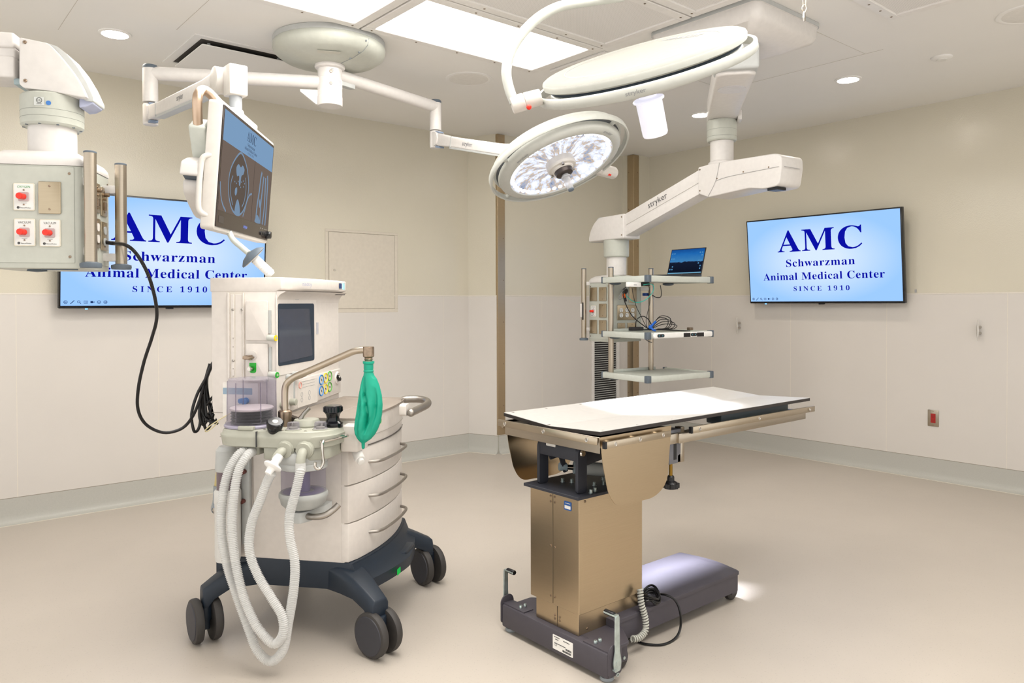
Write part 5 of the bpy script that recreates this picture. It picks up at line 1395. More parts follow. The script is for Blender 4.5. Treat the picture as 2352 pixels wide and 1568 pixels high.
def desk_mat():
    m = bpy.data.materials.new('desktop_picture'); m.use_nodes = True; nt = m.node_tree; nt.nodes.clear()
    out = nt.nodes.new('ShaderNodeOutputMaterial'); e = nt.nodes.new('ShaderNodeEmission')
    tc = nt.nodes.new('ShaderNodeTexCoord'); sp = nt.nodes.new('ShaderNodeSeparateXYZ'); nt.links.new(tc.outputs['Generated'], sp.inputs[0])
    nz = nt.nodes.new('ShaderNodeTexNoise'); nz.inputs['Scale'].default_value = 7; mp = nt.nodes.new('ShaderNodeMapping'); mp.inputs['Scale'].default_value = (1, 1, .0) ; nt.links.new(tc.outputs['Generated'], mp.inputs[0]); nt.links.new(mp.outputs[0], nz.inputs['Vector'])
    a = nt.nodes.new('ShaderNodeMath'); a.operation = 'MULTIPLY_ADD'; nt.links.new(nz.outputs['Fac'], a.inputs[0]); a.inputs[1].default_value = -.12; nt.links.new(sp.outputs['Z'], a.inputs[2])
    r = nt.nodes.new('ShaderNodeValToRGB'); el = r.color_ramp.elements
    el[0].position = 0; el[0].color = lin('0E1424'); el[1].position = .40; el[1].color = lin('141C30')
    for p, c in ((.415, '2C3C60'), (.43, '3E7FB4'), (.75, '1F66AE'), (1, '123F86')):
        x = el.new(p); x.color = lin(c)
    nt.links.new(a.outputs[0], r.inputs[0]); nt.links.new(r.outputs[0], e.inputs[0]); nt.links.new(e.outputs[0], out.inputs[0]); e.inputs[1].default_value = .9
    return m


dsp = add('display', G(T_).bx(-lw/2+.006, lw/2-.006, -.0036, -.0030, .016, lh-.006), desk_mat(), lid)
g = G(T_); g.bx(-lw/2+.006, lw/2-.006, -.0040, -.0036, .016, .024)
add('task_bar', g, emis('task_bar_blue', '6FA8C8', .8), dsp)
g = G(T_)
random.seed(11)
for k in range(22):
    x = random.choice((-.138, -.118, -.098, .115, .135)); z = .05+.02*random.randint(0, 6)
    g.bx(x-.005, x+.005, -.0040, -.0036, z-.005, z+.005)
add('desktop_icon', g, emis('icon_mix', '5E9FD0', .7), dsp)

# small hub under the top shelf, and the cables on the boom
hb = thing('docking_hub', 'small white and black connector hub taped under the top boom shelf', 'hub', BM @ V((.50, -.10, ZS[0]-.05)), -95)
hp_ = BF.at(1462, 655, 'u', .48)
zh = ZS[0]-.043
add('hub_body', G(BM).bx(.455, .49, hp_.y-.075, hp_.y+.035, zh-.032, zh), wf, hb, world=True, bev=.003)
add('adapter', G(BM).bx(.46, .495, hp_.y+.04, hp_.y+.11, zh-.026, zh), black, hb, world=True, bev=.003)
add('label', G(BM).bx(.4902, .4906, hp_.y-.035, hp_.y-.008, zh-.021, zh-.017), inkg, hb, world=True)


def bw(x, y, u=.40): return BM @ BF.at(x, y, 'u', u)


ct = thing('teal_cable', 'thin teal network cable drooping below the top boom shelf', 'cable', bw(1470, 690))
add('cable_run', G().tube([bw(x, y, u) for x, y, u in ((1478, 654, .5), (1495, 652, .5), (1502, 660, .48), (1496, 675, .45), (1480, 690, .40), (1462, 694, .35), (1448, 688, .28), (1436, 676, .2))], .0028, 7, 6), mat('teal_cable_sheath', '3FC1B0', .45), ct, world=True)
cg = thing('grey_cable', 'thin grey cable looping beside the orange plug on the boom', 'cable', bw(1430, 690))
add('cable_run', G().tube([bw(x, y, u) for x, y, u in ((1443, 660, .45), (1432, 666, .36), (1422, 682, .3), (1424, 688, .28), (1436, 680, .2))], .002, 6, 6), mgrey, cg, world=True)
cl_ = thing('cable_bundle', 'tangle of black cables tied with blue tape on the middle boom shelf', 'cable', bw(1490, 755, .35))
g = G(); zc = ZS[1]+.006
def sp_(v, u, z=0): return BM @ V((u, v, zc+z))
g.tube([bw(x, y, u) for x, y, u in ((1442, 655, .46), (1434, 664, .4), (1432, 680, .3), (1438, 700, .3), (1452, 725, .33), (1475, 745, .36), (1490, 755, .36))], .0036, 7, 6)
g.tube([bw(x, y, u) for x, y, u in ((1452, 662, .44), (1455, 680, .36), (1462, 705, .34), (1472, 725, .35), (1480, 742, .36), (1488, 755, .36))], .0022, 6, 6)
g.tube([bw(x, y, u) for x, y, u in ((1492, 660, .46), (1493, 690, .38), (1488, 715, .37), (1484, 735, .36), (1486, 752, .36))], .002, 6, 6)
g.tube([bw(x, y, u) for x, y, u in ((1460, 753, .34), (1462, 735, .36), (1475, 726, .37), (1488, 732, .37), (1496, 745, .37))], .0034, 7, 6)
for k, (w, h) in enumerate(((60, 30), (72, 26), (82, 20), (68, 34), (88, 14))):
    g.tube([bw(1492, 757, .37), bw(1492+w*.35, 757-h*.9, .38), bw(1492+w*.7, 757-h*.75, .39), bw(1492+w*.62, 757-h*.15, .38), bw(1492+w*.3, 757-2, .37)], .0028, 6, 6)
g.tube([bw(1470, 757, .36), bw(1520, 757, .40), bw(1560, 759, .43), bw(1585, 760, .45)], .0042, 7, 5)
g.tube([bw(1517, 656, .42), bw(1519, 672, .30), bw(1517, 682, .22), bw(1508, 683, .2), bw(1499, 678, .19)], .0034, 7, 6)
g.tube([bw(1482, 778, .5), bw(1490, 784, .45), bw(1497, 786, .42)], .003, 7, 4)
add('cable_run', g, bpy.data.materials['black_cable_sheath'], cl_, world=True)
tpz = bw(1494, 751, .38)
add('blue_tape', G().sph(tpz, .014, (1, 1.2, 1.1), 10).tube([tpz, bw(1500, 744, .39), bw(1506, 738, .395)], .008, 6, 3).tube([tpz, bw(1500, 757, .4), bw(1505, 759, .4)], .008, 6, 3), mat('blue_tape', '1C63C8', .5), cl_, world=True)
a_ = bw(1460, 754, .35)
add('adapter_block', G(BM).bx(.33, .37, BF.at(1448, 754, 'u', .35).y, BF.at(1474, 754, 'u', .35).y, zc, zc+.026), black, cl_, world=True, bev=.004)
add('connector', G(BM).bx(.43, .46, BF.at(1582, 760, 'u', .45).y, BF.at(1590, 760, 'u', .45).y, zc-.004, zc+.016), nickel, cl_, world=True, bev=.003)
op = thing('orange_plug', 'black and orange plug in a socket of the boom head', 'plug', bw(1435, 676, .14))
q = add('plug_body', G().tube([bw(1436, 668, .12), bw(1437, 672, .16), bw(1436, 682, .18), bw(1438, 692, .19)], [.022, .020, .014, .007], 12, 4), black, op, world=True)
add('plug_ring', G().cyl(bw(1433, 676, .19), bw(1434, 682, .20), .012), orange, q, world=True)
q = thing('blue_plug', 'small blue plug at the back post of the boom', 'plug', bw(1484, 676, .15))
add('plug_body', G(BM).prism(rrect(.03, .022, .004, 3, BF.at(1484, 676, 'u', .14).y, BF.at(1484, 676, 'u', .14).z), .115, .15, Mx(((0, 0, 1, 0), (1, 0, 0, 0), (0, 1, 0, 0), (0, 0, 0, 1)))), mat('plug_navy', '1F4796', .4), q, world=True, bev=.003)
# ------------------------------------------------------------------ round ceiling mount with two swing arms
DC = V((1.93, 3.86, 0))
dm = thing('swing_arm_mount', 'round white canopy overhead carrying two swing arms towards monitor and lamp', 'arm mount', (DC.x, DC.y, 0))
D3 = Mx.Translation(DC)
ca_ = add('canopy', G().lathe([(.285, HC-.0005), (.30, HC-.004), (.302, HC-.03), (.305, HC-.034), (.304, HC-.055), (.295, HC-.075), (.26, HC-.10), (.18, HC-.122), (.09, HC-.132), (.0005, HC-.132)], None, 64), pale, dm, sharp=40)
add('canopy_rim', G().lathe([(.302, HC-.001), (.3035, HC-.002), (.3035, HC-.028), (.302, HC-.029)], None, 64, False), lgrey, ca_)
a = rad(-75); g = G()
g.tube([(r*math.cos(a), r*math.sin(a), z) for r, z in ((.306, HC-.04), (.297, HC-.0755), (.262, HC-.101), (.18, HC-.123), (.09, HC-.133))], .0012, 5)
for r, z, dz in ((.3035, HC-.058, -.2), (.245, HC-.107, -1), (.175, HC-.124, -1)): g.screw((r*math.cos(a-.06), r*math.sin(a-.06), z), (math.cos(a), math.sin(a), dz*2), .006, .003)
add('canopy_seam', g, mgrey, ca_)
g = G(); b_ = rad(-118); plate(g, (.20*math.cos(b_), .20*math.sin(b_), HC-.1205), (-math.sin(b_), math.cos(b_), 0), (math.cos(b_), math.sin(b_), .2), .12, .025, .0006, .001)
add('warning_label', g, mat('label_beige', 'BDBBAF', .6), ca_)
col_ = add('spindle', G().lathe([(.082, 2.625), (.082, 2.60), (.078, 2.595), (.066, 2.59), (.066, 2.542), (.0655, 2.541), (.066, 2.540), (.067, 2.475), (.0662, 2.474), (.067, 2.473), (.067, 2.44), (.069, 2.438), (.069, 2.398), (.066, 2.390), (.0005, 2.389)], None, 44), warmw, dm, sharp=25)
a = rad(-95)
for nm, aa, z, w, h in (('white_label', -100, 2.595-.02, .03, .022), ('white_label', -60, 2.506, .05, .048)):
    A = rad(aa); n = V((math.cos(A), math.sin(A), 0)); g = G()
    for k in (-1, 0, 1):
        B = A+k*w/3/.068; g.prism(rrect(w/3+.001, h, .0005, 1), 0, .0007, frame(V((.0672*math.cos(B), .0672*math.sin(B), z)), (-math.sin(B), math.cos(B), 0), (0, 0, 1)))
    l = add(nm, g, paper, col_)
    g = G()
    for k in range(4):
        B = A-.1; g.prism(rrect(w*.5, .0016, .0004, 1), 0, .0005, frame(V((.0682*math.cos(B), .0682*math.sin(B), z+h*.3-k*h*.17)), (-math.sin(B), math.cos(B), 0), (0, 0, 1)))
    add('label_print', g, inkg, l)
A = rad(-112); g = G()
for z in (2.565, 2.50): g.screw((.066*math.cos(A), .066*math.sin(A), z), (math.cos(A), math.sin(A), 0), .008, .004)
add('spindle_screw', g, nickel, col_)
ELx = V((1.117, 4.305, 2.52)) - DC; ERx = V((2.785, 4.081, 2.573)) - DC


def swing_arm(e, r):
    d = V((e.x, e.y, 0)).normalized()
    ar = add('swing_arm', G().cyl(V((d.x*.05, d.y*.05, e.z)), V((e.x, e.y, e.z)), r, n=28), warmw, dm)
    add('arm_elbow', G().lathe([(r*1.05, e.z-.155), (r*1.07, e.z-.15), (r*1.06, e.z+r*.7), (r*.98, e.z+r*.95)], Mx.Translation((e.x, e.y, 0)), 30), warmw, ar)
    add('elbow_cap', G().lathe([(r*1.07, e.z+r*.62), (r*1.08, e.z+r*.95), (r*.95, e.z+r*1.15), (.0005, e.z+r*1.2)], Mx.Translation((e.x, e.y, 0)), 30), dgrey, ar)
    return ar


swing_arm(ELx, .0355); swing_arm(ERx, .0355)
d = V((ELx.x, ELx.y, 0)).normalized()
add('stop_bracket', G(frame((0, 0, 0), d, (-d.y, d.x, 0))).prism([(.06, 2.475), (.16, 2.475), (.16, 2.462), (.075, 2.395), (.06, 2.395)], -.012, .012, UV), warmw, dm, bev=.003)
d = V((ERx.x, ERx.y, 0)).normalized()
add('arm_plate', G(frame((0, 0, 0), d, (-d.y, d.x, 0))).bx(.07, .17, -.02, .02, 2.52, 2.545), lgrey, dm, bev=.003)


def spring_arm(p, q, letter, side, toptilt=None):
    """parallel spring arm between swivel point p (room coordinates) and knuckle q; side: unit vector on which the lettering faces"""
    p, q = p-DC, q-DC
    ax = (q-p); L = ax.length; ax.normalize(); n = V((0, 0, 1)).cross(ax).normalized()
    if n.dot(side) < 0: n = -n
    up = ax.cross(n); up = up if up.z > 0 else -up
    M = frame(p, ax, up)                               # x along, y up, z sideways
    zs = 1 if (M.to_3x3() @ V((0, 0, 1))).dot(n) > 0 else -1
    s = add('spring_arm', G(M).prism(fillet([(.05, -.040), (.24, -.034), (L-.2, -.034), (L-.04, -.040), (L-.04, .040), (L-.2, .030), (.24, .030), (.05, .040)], .03), -.026, .026), warmw, dm, bev=.008, seg=3)
    add('swivel', G().lathe([(.036, p.z-.06), (.038, p.z-.05), (.038, p.z+.045), (.035, p.z+.05)], Mx.Translation((p.x, p.y, 0)), 30).cyl(p-n*.032+ax*.03, p+n*.034+ax*.03, .046, n=30), warmw, s, bev=.002)
    add('under_cover', G(M).prism(fillet([(.22, -.046), (L-.2, -.044), (L-.2, -.030), (.22, -.030)], .006), -.022, .022), lgrey, s, bev=.003)
    add('arm_joint', G(M).bx(.235, .245, -.036, .032, -.0275, .0275), lgrey, s)
    add('hinge_cap', G(M).bx(.005, .06, .042, .052, -.02, .02), M_('cap_blue_grey', '7F8FA6', .45), s, bev=.003)
    add('hinge_cap', G(M).bx(.03, .09, -.052, -.040, -.02, .02), M_('cap_blue_grey', '7F8FA6', .45), s, bev=.003)
    g = G(); xd = M.to_3x3() @ V((1, 0, 0)); yd = M.to_3x3() @ V((0, 1, 0))
    if xd.cross(yd).dot(n) < 0: xd = -xd
    text(g, 'stryker', p+ax*letter+n*.0266, xd, yd, h=.026, w=.115, thick=.0008)
    add('maker_lettering', g, mat('grey_lettering', '6E7075', .5) if 'grey_lettering' not in bpy.data.materials else bpy.data.materials['grey_lettering'], s, flat=True)
    return s, ax, n, up


# ------------------------------------------------------------------ hanging monitor
def cam_dir(px, py):
    d = FW*F_PX+RT*(px-1176)-UP*(py-PY); return d.normalized()


SCL = 1.156
mc = EYE+(V((.9652, 2.5338, 1.7135))-EYE)*SCL
yaw, tilt, roll = .9564, .0795, .0137
nx = V((math.cos(yaw), math.sin(yaw), 0)); nn = V((math.sin(yaw), -math.cos(yaw), 0)); uu_ = V((0, 0, 1))*math.cos(tilt)+nn*math.sin(tilt)
nx2 = nx*math.cos(roll)+uu_*math.sin(roll); up2 = uu_*math.cos(roll)-nx*math.sin(roll)
MN = frame(mc, nx2, up2)                                # x right, y up, z towards the viewer of the screen
mw_, mh_ = .64*SCL, .3614*SCL
mon = thing('surgical_monitor', 'white framed surgical monitor showing scan images, hanging above the anaesthesia machine', 'monitor', m=MN)
case = add('casing', G().prism(rrect(mw_+.024, mh_+.026, .014, 4), -.050, -.004).prism(rrect(mw_*.8, mh_*.8, .03, 4), -.075, -.045), white, mon, bev=.005, seg=2)
pnl = add('glass_front', G().prism(rrect(mw_, mh_, .004, 2), -.006, .0), mat('monitor_glass_border', '2C2320', .14), mon, bev=.001, seg=1)
aw0, aw1, ah0, ah1 = -mw_/2+.012, mw_/2-.012, -mh_/2+.058, mh_/2-.012
def ax_(k): return aw0+(aw1-aw0)*k
def ay_(k): return ah1-(ah1-ah0)*k
scr = add('display', G().bx(aw0, aw1, ah0, ah1, -.001, .0006), emis('display_brown', '74665D', .85), pnl)
g = G(); g.prism([(aw0, ay_(.305)), (aw1, ay_(.305)), (aw1, ah1), (aw0, ah1)], .0006, .0010)
add('slide_band', g, emis('display_blue', '7E9FC2', .85), scr, flat=True)
g = G()
text(g, 'AMC', (ax_(.50), ay_(.092), .0012), (1, 0, 0), (0, 1, 0), h=.038, w=.135, ser=True)
text(g, 'Schwarzman', (ax_(.5), ay_(.185), .0012), (1, 0, 0), (0, 1, 0), h=.013, w=.105, ser=True)
text(g, 'Animal Medical Center', (ax_(.5), ay_(.232), .0012), (1, 0, 0), (0, 1, 0), h=.013, w=.185, ser=True)
text(g, 'SINCE 1910', (ax_(.5), ay_(.275), .0012), (1, 0, 0), (0, 1, 0), h=.008, w=.085, ser=True, space=1.5)
add('slide_lettering', g, emis('display_ink', '4A5A72', .8), scr, flat=True)
g = G(); g2 = G(); Z_ = .0012


def outline(gg, pts, w, closed=True):
    pts = smooth([V((ax_(x), ay_(y), 0)) for x, y in pts], 5, closed); N = len(pts); q = []
    for i in range(N):
        d = (pts[(i+1) % N]-pts[i-1]) if closed else (pts[min(i+1, N-1)]-pts[max(i-1, 0)])
        n = V((-d.y, d.x, 0)).normalized()*w; q.append((pts[i]+n, pts[i]-n))
    for i in range(N if closed else N-1):
        a_, b2 = q[i], q[(i+1) % N]
        gg._f(gg._v([(p_.x, p_.y, Z_) for p_ in (a_[0], a_[1], b2[1], b2[0])]))


def blob(gg, pts, z=.0011):
    pts = smooth([V((ax_(x), ay_(y), 0)) for x, y in pts], 4, True)
    gg._f(gg._v([(p_.x, p_.y, z) for p_ in pts]))


body = [(.32, .32), (.22, .42), (.15, .56), (.135, .70), (.16, .84), (.23, .95), (.33, .985), (.42, .93), (.485, .80), (.505, .66), (.48, .52), (.42, .40)]
blob(g2, body)
outline(g, body, .004); add('scan_outline', g, emis('scan_blue', '7C93AC', .85), scr, flat=True); SB = bpy.data.materials['scan_blue']; g = G()
blob(g, [(.25, .50), (.285, .45), (.33, .47), (.36, .44), (.40, .47), (.385, .53), (.35, .56), (.34, .66), (.315, .66), (.31, .57), (.27, .58)], .0013)
blob(g, [(.27, .98), (.28, .88), (.31, .82), (.345, .86), (.37, .95), (.33, .985)], .0013)
blob(g, [(.255, .72), (.285, .70), (.29, .755), (.27, .79), (.252, .77)], .0013)
for x, y in ((.24, .65), (.30, .63), (.35, .68), (.39, .60), (.40, .66), (.36, .62), (.27, .66), (.42, .62)): blob(g, [(x-.007, y), (x, y-.009), (x+.007, y), (x, y+.009)], .0013)
outline(g, [(.2, .6), (.175, .68), (.185, .80), (.23, .90)], .003, False); outline(g, [(.43, .55), (.455, .66), (.44, .80), (.40, .88)], .003, False)
outline(g, [(.0, .72), (.02, .84), (.06, .93), (.12, .99)], .004, False); outline(g, [(.43, .98), (.46, .90), (.49, .80), (.53, .72), (.58, .69)], .004, False)
add('scan_print', g, SB, scr, flat=True); g = G()
# long-section view on the right half
for pts in ([(.70, .99), (.71, .80), (.735, .62), (.75, .46), (.77, .38)], [(.92, .99), (.925, .80), (.92, .62), (.915, .46), (.90, .38)], [(.80, .99), (.79, .80), (.80, .62), (.815, .42)], [(.855, .99), (.875, .80), (.87, .60), (.86, .42)]): outline(g, pts, .008, False)
blob(g, [(.745, .75), (.765, .70), (.78, .76), (.765, .81)], .0013)
blob(g, [(.68, .99), (.70, .93), (.73, .90), (.77, .93), (.79, .99)], .0013)
add('scan_outline', g, SB, scr, flat=True)
add('scan_field', g2, emis('scan_dark', '62574F', .85), scr, flat=True)
add('panel_divider', G().bx(ax_(.60), ax_(.604), ah0, ay_(.305), .0006, .0011), emis('divider_dark', '564B45', .8), scr)
g = G(); text(g, 'stryker', (0, -mh_/2+.030, .0004), (1, 0, 0), (0, 1, 0), h=.014, w=.055)
add('maker_lettering', g, emis('logo_blue', '8FA6FF', 1.0), pnl, flat=True)
g = G(); plate(g, (-mw_/2+.055, -mh_/2+.028, .0), (1, 0, 0), (0, 1, 0), .06, .024, .0006, .001)
k = add('model_tag', g, mat('tag_dark', '3D3733', .4), pnl)
g = G(); text(g, 'MONITOR', (-mw_/2+.055, -mh_/2+.028, .0008), (1, 0, 0), (0, 1, 0), h=.007, w=.036)
g = G()
for i in range(4): g.cyl((mw_/2-.13+.028*i, -mh_/2+.024, 0), (mw_/2-.13+.028*i, -mh_/2+.024, .005), .008, n=16)
add('button', g, black, pnl)
g = G()
for i in range(4): g.bx(mw_/2-.135+.03*i, mw_/2-.125+.03*i, -mh_/2+.044, -mh_/2+.0455, 0, .0006)
add('button_mark', g, mat('mark_white', 'CFCFD6', .5), pnl)
add('control_dial', G().cyl((mw_/2-.022, -mh_/2+.024, 0), (mw_/2-.022, -mh_/2+.024, .020), .017, .015, 24), mat('dial_gloss_black', '0F0F12', .15), pnl, bev=.002)
# side handle bar, rear arm box, bent tube, lower grip
add('side_handle', G().tube([(-mw_/2-.004, .03, -.03), (-mw_/2-.014, .022, -.05), (-mw_/2-.016, -.01, -.058), (-mw_/2-.016, -.13, -.058), (-mw_/2-.014, -.165, -.05), (-mw_/2-.004, -.175, -.03)], .010, 12, 4), white, mon)
add('side_handle', G().tube([(mw_/2+.008, .10, -.03), (mw_/2+.02, .09, -.05), (mw_/2+.02, -.03, -.05), (mw_/2+.008, -.05, -.03)], .010, 12, 4), white, mon)
def mn(px, py, z):
    """photo point on the plane z behind the panel, in the monitor's own frame"""
    i3 = MN.to_3x3().inverted(); d = i3 @ cam_dir(px, py); o = MN.inverted() @ EYE
    return o+d*((z-o.z)/d.z)


ZY = -.085
yk = add('yoke_tube', G().tube([mn(508, 243, -.03), mn(494, 228, -.05), mn(478, 212, -.07), mn(465, 207, ZY), mn(455, 218, ZY), mn(453, 245, ZY), mn(455, 290, ZY)], .0165, 16, 5), brushed('warm_satin_tube', 'C6AE98', .35, (4, 4, 4)), mon)
ca, cb_ = mn(457, 280, ZY), mn(471, 382, ZY)
cdn = (cb_-ca); cdn.z = 0; cL = cdn.length; cdn.normalize()
FM = frame((ca.x, ca.y, ZY-.028), cdn, (-cdn.y, cdn.x, 0))
add('yoke_cover', G(FM).prism(fillet([(0, -.034), (cL*.75, -.036), (cL+.02, -.030), (cL+.025, .030), (cL*.75, .036), (0, .034)], [.012, .03, .03, .03, .03, .012], 5), 0, .058), mint, yk, bev=.010, seg=3)
hc_ = mn(481, 382, ZY)
add('yoke_hub', G().cyl((hc_.x, hc_.y, ZY-.03), (hc_.x, hc_.y, ZY+.05), .036, n=28), white, yk, bev=.006)
def mpoly(pts, z): return [tuple(mn(x, y, z)[:2]) for x, y in pts]
add('hub_block', G().prism(fillet(mpoly([(432, 370), (446, 362), (492, 366), (492, 408), (479, 412), (428, 402)], -.10), .012), -.125, -.06), warmw, mon, bev=.008, seg=3)
add('box_joint', G().prism(fillet(mpoly([(431, 399), (482, 404), (482, 416), (440, 414)], -.10), .004), -.12, -.065), dgrey, mon, bev=.003)
rb = add('rear_box', G().prism(fillet(mpoly([(436, 412), (500, 412), (512, 505), (480, 508), (462, 500), (447, 470), (436, 440)], -.10), .02, 5), -.125, -.05), warmw, mon, bev=.012, seg=3, label='white arm gearbox behind the monitor')
add('box_seam', G().prism(fillet(mpoly([(463, 466), (500, 468), (500, 470), (463, 468)], -.10), 0), -.126, -.06), ink, rb)
add('vesa_block', G().bx(-.12, .12, -.10, .10, -.12, -.07).bx(-mw_/2+.05, .05, -.06, .03, -.12, -.07), warmw, mon, bev=.01)
gr0 = V((-.12, -mh_/2-.006, -.03))
gp_ = [MN.inverted() @ WF.dep(x, y, d_) for x, y, d_ in ((526, 533, 2.78), (536, 551, 2.76), (553, 566, 2.74), (572, 582, 2.72))]
gs_ = add('grip_stem', G().tube([gr0+V((-.02, .02, 0))]+gp_, .0105, 12, 4), mint, mon)
q1, q2 = MN.inverted() @ WF.dep(570, 580, 2.722), MN.inverted() @ WF.dep(590, 598, 2.735)
q3 = MN.inverted() @ WF.dep(617, 624, 2.75)
dd = (q3-q1).normalized()
add('grip_guard', G().lathe([(.012, -.006), (.034, .0), (.050, .012), (.052, .018), (.040, .020), (.018, .022)], aim(q1+dd*.008, q3), 24), dgrey, gs_)
add('guard_pad', G().lathe([(.046, .0195), (.038, .022), (.030, .0225), (.024, .022)], aim(q1+dd*.008, q3), 24, False), paper, gs_)
g = G().lathe([(.016, .02)]+[(.0175 if k % 2 else .0165, .024+.0042*k) for k in range(19)]+[(.012, .107)], aim(q1+dd*.008, q3), 20)
add('sterile_grip', g, wf, gs_, sharp=20)
# hanging column and knuckle, part of the mount's spring arm
kc = WF.dep(541, 185, 2.92)
kn_p = WF.dep(510, 186, 2.97)
ELp = V((1.117, 4.305, 2.52-.215)) 
s_, ax1, n1, up1 = spring_arm(ELp, kn_p, .74, V((-1, -.1, 0)))
kl = kn_p-DC; kcl = kc-DC
add('knuckle', G().cyl(kl-n1*.035, kl+n1*.035, .052, n=32).bx(kcl.x-.036, kcl.x+.036, kcl.y-.036, kcl.y+.036, kcl.z-.062, kcl.z+.055), white, s_, bev=.006)
cb0 = MN @ V((0, mh_/2+.0, -.03))
add('hang_column', G().cyl((kcl.x, kcl.y, kcl.z-.055), (kcl.x, kcl.y, cb0.z-DC.z+.02), .0235, n=24), mat('column_grey', 'A7ABAF', .4), s_)
cl2 = MN.inverted() @ V((kc.x, kc.y, cb0.z+.03))
add('column_socket', G().lathe([(.048, -.03), (.044, .0), (.032, .012), (.028, .03)], Mx.Translation(cl2) @ MN.to_3x3().inverted().to_4x4(), 24).bx(cl2.x-.15, cl2.x+.15, mh_/2-.02, mh_/2+.035, -.055, -.012), white, mon, bev=.006)
e_ = MN.inverted() @ kc


# ------------------------------------------------------------------ surgical lamp heads
def refl_mat():
    m = bpy.data.materials.new('lit_faceted_reflector'); m.use_nodes = True; nt = m.node_tree; nt.nodes.clear()
    out = nt.nodes.new('ShaderNodeOutputMaterial'); e = nt.nodes.new('ShaderNodeEmission')
    tc = nt.nodes.new('ShaderNodeTexCoord')
    g = nt.nodes.new('ShaderNodeTexGradient'); g.gradient_type = 'RADIAL'; nt.links.new(tc.outputs['Object'], g.inputs[0])
    ln = nt.nodes.new('ShaderNodeVectorMath'); ln.operation = 'LENGTH'; nt.links.new(tc.outputs['Object'], ln.inputs[0])
    cx = nt.nodes.new('ShaderNodeCombineXYZ')
    a = nt.nodes.new('ShaderNodeMath'); a.operation = 'MULTIPLY'; a.inputs[1].default_value = 15; nt.links.new(g.outputs['Fac'], a.inputs[0]); nt.links.new(a.outputs[0], cx.inputs[0])
    b = nt.nodes.new('ShaderNodeMath'); b.operation = 'MULTIPLY'; b.inputs[1].default_value = 9; nt.links.new(ln.outputs['Value'], b.inputs[0]); nt.links.new(b.outputs[0], cx.inputs[1])
    n = nt.nodes.new('ShaderNodeTexNoise'); n.inputs['Scale'].default_value = 1.6; n.inputs['Detail'].default_value = 5; n.inputs['Roughness'].default_value = .65; nt.links.new(cx.outputs[0], n.inputs['Vector'])
    r = nt.nodes.new('ShaderNodeValToRGB'); el = r.color_ramp.elements
    el[0].position = .28; el[0].color = lin('5E6A80'); el[1].position = .8; el[1].color = (1.6, 1.6, 1.7, 1)
    for p, c in ((.38, '97A2BC'), (.45, 'C2AB8E'), (.50, 'CDD5EA'), (.60, 'F2F5FF')): x = el.new(p); x.color = lin(c)
    nt.links.new(n.outputs['Fac'], r.inputs[0]); nt.links.new(r.outputs[0], e.inputs[0]); e.inputs[1].default_value = 1.1
    nt.links.new(e.outputs[0], out.inputs[0]); return m


m_refl = refl_mat(); m_led = emis('led_white', 'F4F6FF', 1.7)
m_handle = mat('sterile_handle_lit_white', 'F0F0F4', .35, emit='DDE0FF', es=.25)  # faint emission imitates the lamp light falling on the handle


